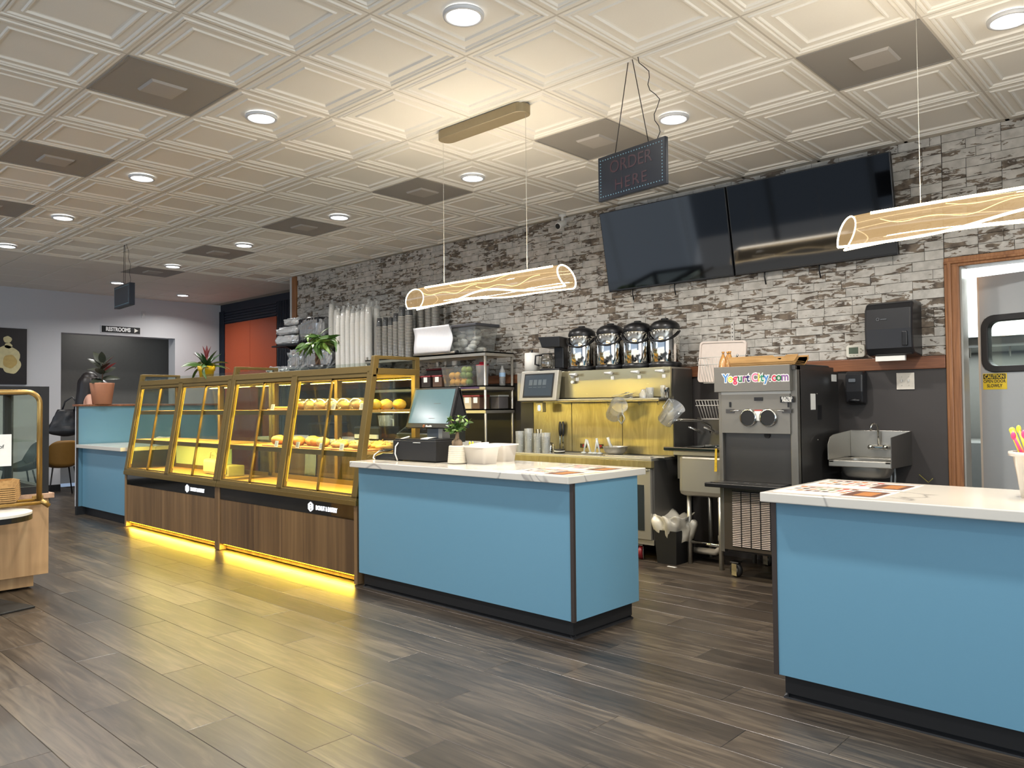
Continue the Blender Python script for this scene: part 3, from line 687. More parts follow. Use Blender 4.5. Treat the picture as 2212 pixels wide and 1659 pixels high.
tv(-1.31, -.067, 'left of the two large black wall televisions, its screen empty and dark')
tv(-.063, 1.17, 'right of the two large black wall televisions, reflecting the pendant light')
# hanging LED signs
SB = mat('sign_board_navy', (20, 26, 36), .3, 0, .05)
DOTW = mat('sign_dot_unlit_blue', (96, 128, 140), .4); DOTR = mat('sign_dot_unlit_red', (50, 26, 34), .4)
def led_sign(label, loc, w2, h2, rz, chain_x, top, words, name='led_sign', depth=.012):
    t = thing(name, label, 'hanging sign', loc, rz)
    MB().box(-w2, w2, -depth, depth, -h2, h2).build('board', SB, t, bevel=.003)
    q = MB(); k = int(w2*2/.02)
    for i in range(k+1):
        for z in (-h2+.022, h2-.022): q.cb((-w2+.02+(2*w2-.04)*i/k, -depth-.001, z), (.0055, .003, .0055))
    kk = int(h2*2/.02)
    for i in range(1, kk):
        for x in (-w2+.02, w2-.02): q.cb((x, -depth-.001, -h2+.022+(2*h2-.044)*i/kk), (.0055, .003, .0055))
    o = q.build('border_dots', DOTW, t); o['kind'] = 'stuff'
    if words:
        text('sign_lettering', words[0], .095, DOTR, t, (0, -depth-.0006, .045), sx=.95); text('sign_lettering', words[1], .085, DOTR, t, (0, -depth-.0006, -.055), sx=1.05, sp=1.15)
    for sx in (-1, 1):
        a = Vector((sx*chain_x, 0, h2)); b = Vector((sx*.014, 0, top))
        MB().tube([a, b], .0025, 5).build('hanging_chain', mat('chain_dark', (52, 48, 46), .5, .5), t)
    pth = [(w2*.74+.02*math.sin(i*1.3)-(.03 if i > 6 else 0)*(i-6)*.45, 0, h2+(top-h2)*i/14) for i in range(15)]
    MB().tube(pth, .0022, 5).build('power_cord', BLACKM, t)
led_sign('dark navy ORDER HERE sign hanging from chains above the checkout aisle', (.583, .64, 2.466), .232, .121, math.radians(-7), .115, CEIL-2.466, ('ORDER', 'HERE'))
led_sign('small dark hanging sign box at far left below the distant ceiling', (-6.06, .58, 2.48), .26, .12, math.radians(-4), .03, CEIL-2.48, None, depth=.03)
# security camera
c0 = aty(1215, 480, 2.98)
t = thing('security_camera', 'small white bullet camera mounted high on the brick wall beside the televisions', 'security camera', (c0.x, 2.98, 2.93))
MB().lathe([(0, .12), (.035, .12), (.035, .105), (.012, .1), (.012, .05), (0, .05)], 16).build('ceiling_mount', WHITEP, t)
MB().tube([(0, .03, .05), (0, -.07, 0)], [.03, .034], 16).build('camera_barrel', WHITEP, t, bevel=.004)
MB().cyl((0, -.0705, -.0005), (0, -.074, -.002), .026, n=16).build('lens', BLACKP, t)
# restroom sign, outlet, poster on left wall (x = LW)
RZ = PI/2
s0 = atx(220, 703, LW); s1 = atx(301, 722, LW); cy = (s0.y+s1.y)/2
t = thing('restroom_sign', 'black RESTROOMS sign with white arrow above the corridor opening', 'sign', (LW+.008, cy, 2.513), RZ)
MB().box(-.305, .305, -.004, .006, -.06, .06).build('sign_plate', mat('white_frame', (210, 210, 212), .5), t); 
MB().box(-.296, .296, -.006, -.0035, -.052, .052).build('sign_face', mat('black_sign', (10, 10, 14), .4), t)
text('sign_lettering', 'RESTROOMS', .088, mat('sign_white', (250, 250, 250), .5), t, (-.045, -.0065, 0), sx=.76, bold=.0035)
MB().prism([(.205, -.035), (.205, .035), (.265, 0)], -.0078, -.006, 'y').build('arrow', PAPER, t)
o0 = atx(310, 680, LW)
t = thing('wall_plate', 'small pale wall plate high on the left wall above the RESTROOMS sign', 'outlet', (LW+.004, o0.y, o0.z), RZ)
MB().box(-.035, .035, -.004, .003, -.058, .058).build('plate', mat('plate_grey', (188, 188, 190), .4), t, bevel=.002)
MB().box(-.008, .008, -.008, -.004, -.018, .018).build('toggle', WHITEP, t)
pc = atx(57, 770, LW)
t = thing('poster', 'black framed poster of a cream swirl dessert on the left wall', 'poster', (LW+.012, pc.y-.5, 2.03), RZ)
MB().box(-.5, .5, -.012, .01, -.415, .41).build('board', mat('poster_black', (30, 26, 28), .4), t)
CRM = mat('poster_cream', (206, 196, 150), .6, 0, .2, 20); CR2 = mat('poster_beige', (186, 160, 96), .6, 0, .2, 20)
def blob(cx, cz, rx, rz_, y, m, nm, ph=0): MB().prism([(cx+rx*math.cos(a/24*2*PI)*(1+.06*math.sin(3*a/24*2*PI+ph)), cz+rz_*math.sin(a/24*2*PI)*(1+.05*math.sin(5*a/24*2*PI+ph))) for a in range(24)], y, y-.001, 'y').build(nm, m, t)
b0 = atx(20, 790, LW).y-(pc.y-.5); 
blob(b0-.04, -.02, .17, .17, -.012, CRM, 'printed_scoop'); blob(b0+.02, -.13, .12, .13, -.0122, CRM, 'printed_scoop', 1); blob(b0+.0, -.08, .09, .1, -.0135, CR2, 'printed_swirl', 2); blob(b0-.03, .24, .055, .05, -.012, CRM, 'printed_topping', .5); blob(b0-.02, .15, .05, .04, -.012, CRM, 'printed_topping', 2)
# ============================================================ ON THE BRICK WALL
a = aty(1880, 655, 2.93); b = aty(1975, 770, 2.93)
t = thing('towel_dispenser', 'large black paper towel dispenser on the brick wall left of the kitchen door', 'towel dispenser', (1.14, BW-.03, 1.735))
R_ = .155; prof = [(-.045, -.19), (-.17, -.175), (-.205, -.13), (-.215, 0), (-.205, .14), (-.17, .185), (-.10, .195), (.02, .195), (.02, -.19)]
MB().prism(prof, -R_, R_, 'x').build('cover', mat('dispenser_black', (34, 34, 36), .28, 0, .05), t, bevel=.018, seg=3)
MB().box(.09, .125, -.222, -.2, -.12, -.02).build('viewing_window', BLACKP, t, bevel=.006)
MB().box(-.10, .09, -.16, -.13, -.215, -.18).build('paper_sheet', PAPER, t)
MB().box(-.045, -.005, -.2165, -.214, .066, .07).build('maker_mark', mat('mark_grey', (110, 112, 116), .4), t)
MB().lathe([(.008, 0), (.011, .0), (.011, .002), (.008, .002), (.008, 0)], 16, M=Matrix.Translation((-.062, -.214, .07))@Matrix.Rotation(PI/2, 4, 'X')).build('maker_ring', mat('mark_grey', (110, 112, 116), .4), t)
t = thing('thermostat', 'white thermostat with small green display on the oak rail', 'thermostat', (.853, BW-.02, 1.608))
MB().prism(rrect(-.066, .066, -.045, .045, .02), -.02, .012, 'y').build('housing', mat('thermostat_white', (214, 210, 196), .4), t, bevel=.004)
MB().box(-.045, .02, -.0225, -.02, -.018, .028).build('display', mat('lcd_green', (78, 92, 74), .3), t)
for i, (x, z) in enumerate(((.038, .015), (.038, -.008), (.05, .004))): MB().cyl((x, -.02, z), (x, -.024, z), .006, n=10).build('button', mat('button_grey', (170, 168, 150), .5), t)
for x in (-.035, -.012, .012): MB().box(x-.006, x+.006, -.023, -.02, -.034, -.028).build('button', mat('button_grey', (170, 168, 150), .5), t)
t = thing('soap_dispenser', 'black soap dispenser on the charcoal wall above the hand sink', 'soap dispenser', (.862, BW-.014, 1.345))
MB().prism([(0, .115), (-.075, .115), (-.095, .09), (-.10, -.03), (-.085, -.11), (-.03, -.125), (0, -.12)], -.062, .062, 'x').build('housing', mat('dispenser_black', (34, 34, 36), .28), t, bevel=.012)
MB().prism(rrect(-.024, .024, -.012, .012, .005), -.105, -.09, 'y', M=Matrix.Translation((-.01, 0, .05))).build('name_badge', CHROME, t)
MB().ball((0, -.085, -.095), (.045, .02, .016)).build('push_lever', BLACKP, t)
t = thing('light_switch', 'white double toggle switch plate on the charcoal wall beside the oak door frame', 'light switch', (1.18, BW-.016, 1.382))
MB().box(-.058, .058, -.005, .002, -.058, .058).build('switch_plate', mat('switch_ivory', (218, 210, 196), .4), t, bevel=.002)
for x in (-.023, .023): MB().box(x-.004, x+.004, -.016, -.005, -.004, .012).build('toggle', WHITEP, t)
for x in (-.023, .023):
    for z in (-.03, .03): MB().cyl((x, -.005, z), (x, -.0065, z), .003, n=8).build('screw', STEEL, t)
# kitchen door details
Q = dr
o_ = [(x, z) for x, z in rrect(wx0-.02, wx1+.02, wz0-.02, wz1+.02, .085, 6)]; i_ = [(x, z) for x, z in rrect(wx0+.025, wx1-.025, wz0+.025, wz1-.025, .055, 6)]
q = MB(); framepoly(q, o_, i_, -.032, .032); q.build('window_gasket', mat('rubber_gasket', (34, 32, 32), .5), dr, bevel=.006)
MB().box(wx0, wx1, -.003, .003, wz0, wz1).build('window_pane', PANE, dr)
MB().box(-W_-.001, -W_+.012, -.022, .022, .02, 2.09).build('edge_trim', mat('door_edge_beige', (196, 184, 168), .5), dr)
sg = bpy.data.objects.new('caution_sign', None); COL.objects.link(sg)
sg.parent = None; tag(sg, 'yellow and black CAUTION OPEN DOOR SLOWLY sticker on the kitchen door', 'sign')
sg.matrix_world = Matrix.Translation(dr.location)@Matrix.Rotation(math.radians(-13), 4, 'Z')@Matrix.Translation((-.77, -.0215, 1.368))
MB().box(-.075, .075, -.001, .001, -.052, .056).build('sticker', mat('caution_yellow', (222, 190, 44), .4), sg)
MB().box(-.072, .068, -.0014, -.0008, .018, .052).build('sticker_band', mat('caution_black', (14, 13, 12), .4), sg)
text('caution_lettering', 'CAUTION', .036, mat('caution_yellow', (222, 190, 44), .4), sg, (-.002, -.0016, .034), sx=.78, bold=.0009, ext=.0003)
text('caution_lettering', 'OPEN DOOR', .029, mat('caution_black', (14, 13, 12), .4), sg, (-.002, -.0014, .002), sx=.82, bold=.0007, ext=.0003)
text('caution_lettering', 'SLOWLY', .029, mat('caution_black', (14, 13, 12), .4), sg, (-.002, -.0014, -.028), sx=.86, bold=.0007, ext=.0003)
# kitchen hood & line
t = thing('kitchen_hood', 'white exhaust hood seen through the kitchen doorway', 'exhaust hood', (2.2, 4.9, 1.75))
MB().prism([(.35, .85), (-.45, .85), (-.55, .62), (-.55, .0), (.35, .0)], -1.5, 2.2, 'x').build('canopy', KW, t)
MB().box(-1.45, 2.15, -.5, .3, -.08, -.001).build('filter_bank', mat('range_grey', (130, 132, 128), .35, .3), t)
MB().box(-.03, .14, -.556, -.551, .015, .06).build('name_plate', mat('black_sign', (10, 10, 14), .4), t)
text('plate_lettering', 'ACCUREX', .03, PAPER, t, (.055, -.557, .037), sx=.9, bold=.0008)
for i in range(12): MB().cyl((-1.2+i*.28, -.47, -.001), (-1.2+i*.28, -.47, -.16), .008, n=6).build('hood_hook', STEEL, t)
t = thing('kitchen_range', 'steel cooking equipment with grey control box beyond the kitchen door gap', 'range', (1.95, 4.7, 0))
MB().box(-1.2, 2, -.35, .5, .1, .9).build('body', mat('range_grey', (130, 132, 128), .35, .3), t); MB().box(-.38, .02, -.56, -.3, .12, 1.02).build('control_box', mat('box_grey', (150, 156, 154), .4, .3), t)
MB().box(-.3, -.12, -.562, -.56, .78, .92).build('red_label', mat('label_red', (88, 26, 22), .5), t)
MB().cyl((-.3, -.3, .9), (-.3, -.3, 1.5), .012, n=8).build('gas_pipe', STEEL, t); MB().cyl((-.6, -.3, 1.2), (.4, -.3, 1.2), .01, n=8).build('gas_pipe', STEEL, t)
# ============================================================ DRINK STATION (bar unit)
BX0, BX1 = -2.16, -.50; BY = 2.46; BT = .812
STEEL_LED_TINT = woodmat('steel_led_tint', [(138, 126, 86), (164, 150, 106), (186, 173, 128)], (8, 8, 1.5), .24, False, 3.0, 1.4, .02)  # yellow LED reflection painted into the steel's base colour
STEEL_LED_TINT.node_tree.nodes['Principled BSDF'].inputs['Metallic'].default_value = .6
STM = STEEL
t = thing('drink_station', 'stainless drink station with back panels tinted by yellow LED reflection behind the checkout counter', 'drink station', ((BX0+BX1)/2, BY, 0)); ox = t.location.x; oy = BY
def B(nm, a, b, c, d, e, f, m, bv=0, par=None): return MB().box(a-ox, b-ox, c-oy, d-oy, e, f).build(nm, m, par or t, bevel=bv)
B('worktop', BX0, BX1, BY-.01, 3.06, BT-.022, BT, STM, .003); B('front_rail', BX0, BX1, BY-.012, BY+.03, BT-.075, BT-.022, STEEL_LED_TINT, .002)
for i in range(4):
    a = BX0+.01+(BX1-BX0-.02)/4*i; b = a+(BX1-BX0-.02)/4-.008
    d_ = B('door', a, b, BY, BY+.03, .17, BT-.085, STM if i == 3 else STEEL_LED_TINT, .004)
    if i == 3:
        B('door_window', a+.06, b-.06, BY-.003, BY+.001, .24, .60, mat('fridge_glass_dark', (44, 48, 48), .12), 0, d_)
        for k in range(2): MB().tube([(a-ox+.10+.05*math.sin(j*.9+k*2)+.02*j/3, -.006, .30+j*.032) for j in range(9)], .006, 6).build('hose', MILKY, d_)
    B('door_pull', a+.02, b-.02, BY-.012, BY, BT-.098, BT-.088, STM, 0, d_)
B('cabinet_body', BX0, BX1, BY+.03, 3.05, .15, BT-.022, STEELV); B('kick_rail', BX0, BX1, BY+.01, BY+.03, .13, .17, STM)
CR = mat('caster_red', (120, 24, 30), .4)
def caster(par, x, y, r, wheel=CR, rz=.3, nm='caster'):
    M_ = Matrix.Translation((x, y, r))@Matrix.Rotation(rz, 4, 'Z')@Matrix.Rotation(PI/2, 4, 'Y')
    o = MB().lathe([(0, -.016), (r*.8, -.016), (r, -.012), (r, .012), (r*.8, .016), (0, .016)], 20, M=M_).build('caster_wheel', wheel, par)
    MB().lathe([(0, -.018), (r*.5, -.018), (r*.5, .018), (0, .018)], 14, M=M_).build('caster_hub', STEEL, o)
    q = MB()
    for s_ in (-.022, .022): q.cb((0, 0, r*.7), (.004, r*.9, r*1.7), M=Matrix.Translation((x, y, r*.35))@Matrix.Rotation(rz, 4, 'Z')@Matrix.Translation((s_, 0, 0)))
    q.cb((x, y, r*2.12), (.06, .06, .008)); q.build('caster_fork', CHROME, o); return o
for x in (BX0+.1, BX1-.15): caster(t, x-ox, .06, .055); caster(t, x-ox, .5, .055)
# back cabinet: upper fascia, shelf, lower panels, top
pz = 1.285
B('top_panel', BX0+.02, BX1+.02, 2.72, 3.04, 1.525, 1.54, STM, .002)
B('upper_fascia', -1.66, BX1+.03, 2.70, 2.72, 1.30, 1.54, steel('fascia_steel', (176, 166, 134), .24, (3, 50, 50)), .001)
B('upper_fascia', BX0+.02, -1.664, 2.69, 2.72, 1.28, 1.54, STEEL, .001)
B('drip_shelf', -1.74, BX1-.02, 2.60, 2.72, pz-.01, pz+.004, STM, .002); B('shelf_rail', -1.74, BX1-.02, 2.60, 2.606, pz-.022, pz-.01, STEEL_LED_TINT)
xs = [-1.98, -1.52, -.97, BX1+.03]
for i in range(3): B('back_panel', xs[i]+.003, xs[i+1]-.003, 2.735, 2.745, BT+.01, pz-.02, STEEL_LED_TINT, .001)
B('back_panel', BX0+.02, xs[0]-.003, 2.735, 2.745, BT+.01, pz-.02, mat('charcoal_panel', (40, 38, 38), .4), .001)
B('cabinet_rear', BX0+.02, BX1+.03, 2.745, 3.04, BT, 1.525, STEELV)
B('splash_rail', BX0, BX1, 3.04, 3.055, BT, BT+.06, STM)
for u in (1246, 1322, 1380, 1433):
    p = aty(u, 808, 2.69); o = MB().cyl((0, 0, 0), (0, -.05, 0), .007, n=10).build('tap', WHITEP, t, loc=(p.x-ox, p.y-oy+.01, 1.505))
    MB().tube([(-.05, -.052, .004), (0, -.052, 0), (.025, -.052, 0)], [.008, .012, .014], 10).build('tap_lever', WHITEP, o)
    MB().box(-.016, .016, -.006, -.001, -.055, -.025).build('flavour_sticker', PAPER, o)
for z in (1.49, 1.44): p = aty(1241, 815, 2.69); MB().cyl((p.x-ox-.008, .20, z), (p.x-ox-.008, .225, z), .014, n=14).build('knob_cap', WHITEP, t)
for u in (1260, 1296):
    p = aty(u, 950, 2.73); MB().box(-.035, .035, -.004, .004, -.018, .018).build('temperature_display', mat('display_housing', (24, 12, 14), .2), t, loc=(p.x-ox, .272, .875))
    text('display_digits', '27', .026, emis('display_red', (220, 50, 60), .8), t, (p.x-ox+.008, .2665, .875))
# touch monitor on the station
mo = thing('touch_monitor', 'grey framed touch monitor leaning at the left end of the drink station', 'monitor', (-1.80, 2.59, 1.41))
MR = Matrix.Rotation(math.radians(-10), 4, 'X')
MB().box(-.215, .235, 0, .05, -.135, .145, M=MR).build('bezel', STEEL, mo, bevel=.006)
MB().box(-.165, .19, -.004, .001, -.105, .118, M=MR).build('screen_frame', BLACKP, mo)
MB().box(-.152, .177, -.0055, -.003, -.09, .105, M=MR).build('screen', mat('screen_dim_grey', (52, 60, 66), .15, emit=(60, 68, 78), estr=.25), mo)
q = MB()
for i in range(4): q.box(-.10+i*.055, -.058+i*.055, -.0065, -.0055, .01, .06, M=MR); q.box(-.10+i*.055, -.058+i*.055, -.0065, -.0055, -.012, -.008, M=MR)
o = q.build('screen_icons', mat('screen_icon', (84, 94, 100), .3), mo); o['kind'] = 'stuff'
MB().box(-.06, .06, .045, .12, -.09, .07).build('mount_bracket', BLACKM, mo)
MB().box(-.02, .06, -.0, .05, -.235, -.15).build('scanner_housing', STEEL_LED_TINT, mo, bevel=.004); MB().prism(rrect(.003, .037, -.225, -.17, .014), -.003, .0, 'y').build('scanner_lens', emis('scanner_white', (230, 238, 240), .7), mo)
# urns
def urn():
    t = thing('insulated_urn', '', 'urn', (0, 0, 0), 0, 'chrome drink urns on the station top')
    MB().lathe([(0, 0), (.135, 0), (.135, .035), (.122, .045), (.0, .045)], 32).build('base', BLACKP, t)
    MB().lathe([(.12, .045), (.122, .05), (.122, .30), (.118, .325), (.115, .33)], 40).build('body', CHROME, t)
    MB().lathe([(.124, .318), (.126, .335), (.118, .36), (.09, .385), (.05, .398), (0, .402)], 32).build('lid', BLACKP, t)
    MB().lathe([(.028, .398), (.034, .402), (.03, .412), (0, .414)], 20).build('lid_knob', BLACKP, t)
    pts = [(.13*math.cos(a), -.13*math.sin(a)-.012, .30-.085*math.sin(a)) for a in [PI*i/16 for i in range(17)]]
    MB().tube(pts, .009, 8).build('carry_handle', BLACKP, t)
    MB().tube([(0, -.118, .085), (0, -.155, .085), (0, -.165, .055)], [.012, .011, .009], 10).build('spout', BLACKP, t)
    MB().cyl((0, -.155, .09), (0, -.155, .115), .011, n=12).build('spout_button', WHITEP, t)
    MB().lathe([(0, 0), (.011, 0), (.011, .002), (0, .002)], 16, M=Matrix.Translation((-.055, -.1085, .285))@Matrix.Rotation(PI/2, 4, 'X')@Matrix.Rotation(.0, 4, 'Y')).build('round_badge', PAPER, t)
    MB().box(-.028, .028, -.126, -.1225, .115, .155).build('paper_label', PAPER, t)
    return t
u0 = urn(); ux = [-1.49, -1.17, -.885, -.615]
lb = ['leftmost chrome urn with black lid, next to the coffee maker', 'second chrome urn from the left on the drink station', 'third chrome urn from the left on the drink station', 'rightmost chrome urn, its handle raised, at the station end']
u0.location = (ux[0], 2.86, 1.54); u0.rotation_euler = (0, 0, .35); u0['label'] = lb[0]
for x, l_, rz in zip(ux[1:], lb[1:], (.3, .42, .25)): dup(u0, (x, 2.86, 1.54), rz, l_)
# coffee maker
t = thing('coffee_maker', 'black drip coffee maker with glass carafe left of the chrome urns', 'coffee maker', (-1.80, 2.84, 1.54), .3)
MB().box(-.10, .10, -.13, .10, 0, .035).build('base', BLACKP, t, bevel=.008)
MB().box(-.0, .10, -.02, .10, .035, .33).build('tower', BLACKP, t, bevel=.012)
MB().prism([(-.12, .33), (.10, .33), (.10, .23), (-.08, .23), (-.10, .29)], -.12, .10, 'y').build('brew_head', BLACKP, t, bevel=.006)
MB().lathe([(0, .036), (.055, .036), (.066, .06), (.066, .12), (.05, .16), (.048, .175)], 24, c=(-.055, -.05, 0)).build('carafe', glass('carafe_glass', (200, 200, 196), .25), t)
MB().lathe([(.0, .18), (.05, .178), (.05, .172)], 20, c=(-.055, -.05, 0)).build('carafe_lid', BLACKP, t)
MB().tube([(-.10, -.07, .165), (-.155, -.09, .16), (-.16, -.09, .08), (-.12, -.075, .065)], .009, 8).build('carafe_handle', BLACKP, t)
# paper towel stack
t = thing('paper_towel_roll', 'white paper towel roll standing left of the coffee maker', 'paper towel', (-2.10, 2.86, 1.54))
MB().lathe([(0, 0), (.075, 0), (.072, .2), (.02, .2), (.018, .195), (0, .195)], 28).build('roll', PAPER, t); MB().cyl((0, 0, .195), (0, 0, .23), .01, n=8).build('spindle', BLACKP, t)
# jugs hanging and glassware
def jug(name, label, loc, rot, r=.072, h=.175):
    t = thing(name, label, 'measuring jug', loc); t.rotation_euler = rot; t['group'] = 'clear jugs hanging under the station shelf'
    MB().lathe([(0, 0), (r*.86, 0), (r, h), (r*1.03, h+.004)], 28).build('jug_body', CLEAR, t)
    MB().tube([(r*.97, 0, h*.85), (r+.045, 0, h*.82), (r+.045, 0, h*.3), (r*.92, 0, h*.25)], .007, 8).build('handle', CLEAR, t); return t
p = aty(1327, 905, 2.64); jug('measuring_jug', 'clear plastic jug hanging tilted under the shelf, left of the pair', (p.x, 2.62, 1.145), (.5, .95, 0))
p = aty(1424, 895, 2.64); jug('measuring_jug', 'clear plastic jug hanging at the right end of the station shelf', (p.x+.06, 2.62, 1.10), (.3, -.75, 2.6))
for i, u in enumerate((1315, 1382, 1422)):
    p = aty(u, 868, 2.62); tag(MB().tube([(0, 0, .0), (0, -.01, -.02), (.008, -.01, -.035), (.018, -.01, -.028)], .0022, 6).build('utensil_hook', BLACKM, loc=(p.x, 2.612, pz-.018)), ['thin wire hook holding the left jug under the shelf', 'empty thin wire hook in the middle of the shelf rail', 'thin wire hook holding the right jug under the shelf'][i], 'hook')
zs = pz+.004
p = aty(1350, 856, 2.66); t = thing('spoon_pile', 'pile of steel spoons lying on the narrow station shelf', 'spoons', (p.x, 2.655, zs))
for i in range(5):
    M_ = Matrix.Translation((random.uniform(-.03, .05), random.uniform(-.02, .02), .006+.008*i))@Matrix.Rotation(random.uniform(-.3, .3), 4, 'Z')@Matrix.Rotation(-.12*i*.4, 4, 'Y')
    MB().box(-.10, .02, -.004, .004, -.001, .001, M=M_).ball((.035, 0, 0), (.024, .016, .005), 10, 6, M=M_).build('spoon', CHROME, t)
for u, r, h, l_, nm in ((1390, .036, .07, 'upturned clear bottle on the station shelf beside the spoons', 'clear_bottle'), (1404, .034, .085, 'clear plastic cup beside the upturned bottle', 'clear_cup'), (1432, .022, .10, 'tall clear shaker glass near the right end of the station shelf', 'shaker_glass'), (1440, .024, .08, 'steel jigger cup at the right end of the station shelf', 'jigger_cup')):
    p = aty(u, 855, 2.655); tag(MB().lathe([(r*.9, 0), (r, h*.5), (r*.55, h*.8), (r*.5, h), (0, h)] if nm == 'clear_bottle' else [(0, 0), (r*.8, 0), (r, h)], 20).build(nm, CHROME if nm == 'jigger_cup' else CLEAR, loc=(p.x, 2.655, zs)), l_, 'cup')
# worktop things
def wt(u, y=2.62, v=975): return aty(u, v, y).x
p = wt(1332); t = thing('mixing_bowl', 'steel mixing bowl with a scoop on the drink station worktop', 'bowl', (p, 2.60, BT))
MB().lathe([(0, 0), (.055, .0), (.09, .035), (.105, .075), (.108, .076), (.1, .07), (.085, .035), (.05, .004), (0, .004)], 32).build('bowl', STEEL, t)
MB().tube([(-.02, 0, .03), (-.05, -.01, .10), (-.06, -.02, .15)], [.02, .012, .012], 10).build('scoop', MILKY, t)
for i, (u, hgt, lean, l_) in enumerate(((1267, .13, .25, 'leftmost white scoop handle standing in the topping wells'), (1282, .12, -.3, 'second white scoop handle standing in the topping wells'), (1291, .12, .2, 'third white scoop handle standing in the topping wells'), (1302, .14, -.25, 'rightmost white scoop handle next to the steel bowl'))):
    x = wt(u); t = thing('topping_scoop', l_, 'scoop', (x, 2.58, BT), 0, 'white scoops in the topping wells')
    MB().tube([(0, 0, .012), (lean*hgt, 0, hgt)], [.007, .011], 8).build('handle', MILKY, t); MB().ball((0, 0, .012), (.028, .022, .012), 10, 6).build('scoop_cup', MILKY, t)
for i in range(5):
    x = wt(1330+i*24, 2.56); tag(MB().box(-.058, .058, -.055, .055, 0, .008).box(-.058, .058, -.055, -.050, .008, .012).build('topping_pan', STEEL, loc=(x, 2.545+.04*(i > 3), BT), bevel=.002), ['leftmost', 'second', 'third', 'fourth', 'rightmost'][i]+' steel topping pan lid set in the drink station worktop', 'pan', 'steel topping pans')
for i, u in enumerate((1120, 1134, 1148, 1160)):
    x = wt(u, 2.50); hh = (.19, .215, .175, .18)[i]; r = .042
    t = thing('clear_cup_stack', ['leftmost tall stack of clear plastic cups beside the touch monitor', 'tallest stack of clear plastic cups, second from left', 'third stack of clear cups with straws standing in it', 'rightmost shorter stack of clear plastic cups'][i], 'cup stack', (x+.03*i, 2.52, BT), 0, 'stacks of clear plastic cups')
    q = MB(); k = int(hh/.013)
    for j in range(k): q.lathe([(r*.80, j*.011), (r, j*.011+.012), (r*1.04, j*.011+.014)], 20)
    q.lathe([(r*.8, 0), (r*.98, hh)], 20); o = q.build('nested_cups', CLEAR, t); o['kind'] = 'stuff'
    if i == 2:
        for j in range(4): MB().tube([(-.01+.012*j, .01*(j % 2), hh-.03), (-.02+.02*j, 0, hh+.035)], .004, 6).build('straw', [BLACKP, WHITEP][j % 2], t)
x = wt(1190); t = thing('domed_holder', 'chrome domed whisk holder on the drink station worktop', 'utensil holder', (x, 2.6, BT))
MB().lathe([(.05, 0), (.052, .05), (.04, .085), (0, .10)], 20).build('dome', CHROME, t)
x = wt(1212, 2.7); t = thing('ice_scoop_pair', 'black handled ice scoops hanging against the LED-tinted steel panel', 'scoops', (x, 2.72, .97))
for s_ in (-1, 1): MB().ball((s_*.016, -.01, .05), (.018, .012, .07), 12, 8).build('handle', BLACKP, t); MB().prism([(s_*.016-.006, -.01), (s_*.016+.006, -.01), (s_*.016+.010, -.13), (s_*.016-.010, -.13)], -.012, -.008, 'y').build('blade', CHROME, t)
x = wt(1207, 2.55); q = thing('saucer_stack', 'short stack of dark saucers on the drink station worktop', 'saucers', (x, 2.56, BT))
for j in range(3): MB().lathe([(0, .014*j), (.045, .014*j), (.05, .014*j+.009), (0, .014*j+.006)], 20).build('saucer', [BLACKP, PAPER, BLACKP][j], q)
# ============================================================ SINK BETWEEN STATION AND FREEZER
t = thing('compartment_sink', 'deep stainless compartment sink between the drink station and the yogurt machine', 'sink', (-.13, 2.5, 0)); ox = -.13; oy = 2.5
B('basin', -.315, .145, 2.53, 2.98, .53, .86, STEEL, .04)
q = MB(); q.box(-.42-ox, .155-ox, 0, .025, .875, .905).box(-.42-ox, -.33-ox, .025, .5, .88, .90).box(-.33-ox, .155-ox, .48, .52, .875, .905).box(.12-ox, .155-ox, .025, .5, .88, .9); q.build('rim', CHROME, t, bevel=.006)
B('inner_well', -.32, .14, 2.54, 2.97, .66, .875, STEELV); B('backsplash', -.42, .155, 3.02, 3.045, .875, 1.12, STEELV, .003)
B('skirt', -.34, .15, 2.515, 2.53, .845, .875, STEEL)
for x, y in ((-.27, 2.62), (.03, 2.56), (-.27, 2.95), (.1, 2.95)): MB().cyl((x-ox, y-oy, 0), (x-ox, y-oy, .56), .018, n=12).build('leg', STEEL, t)
MB().cyl((-.27-ox, .12, .17), (.1-ox, .08, .17), .013, n=10).build('cross_rail', CHROME, t)
PVC = mat('pvc_pipe', (196, 186, 168), .45)
dp = MB().tube([(-.06-ox, .25, .55), (-.06-ox, .25, .20), (-.07-ox, .25, .12), (-.12-ox, .25, .085), (-.34-ox, .25, .08)], .026, 14).build('drain_pipe', PVC, t)
for z in (.50, .20): MB().cyl((-.06-ox, .25, z-.02), (-.06-ox, .25, z+.02), .034, n=14).build('coupling', PVC, dp)
fx = aty(1500, 915, 2.98).x-ox
f_ = MB().tube([(fx+.16, .47, 1.0), (fx+.16, .45, 1.06), (fx+.13, .36, 1.10), (fx+.0, .22, 1.11), (fx-.045, .18, 1.10), (fx-.05, .17, 1.055)], .014, 12).build('faucet', CHROME, t)
for s_ in (.06, .20): MB().tube([(fx+s_, .49, 1.0), (fx+s_, .43, 1.02), (fx+s_-.05, .36, 1.05)], [.018, .012, .008], 10).build('faucet_handle', CHROME, f_)
t = thing('hanging_strap', 'yellow patterned strap hanging over the sink rim', 'strap', (aty(1547, 965, 2.49).x, 2.492, .905))
MB().prism([(-.008, 0), (.008, 0), (.006, -.09), (.004, -.17), (-.018, -.17), (-.014, -.09)], -.004, 0, 'y').build('strap', mat('strap_yellow', (206, 170, 40), .5, 0, .5, 90), t); MB().cyl((0, 0, .003), (0, 0, .02), .007, n=8).build('clip', CHROME, t)
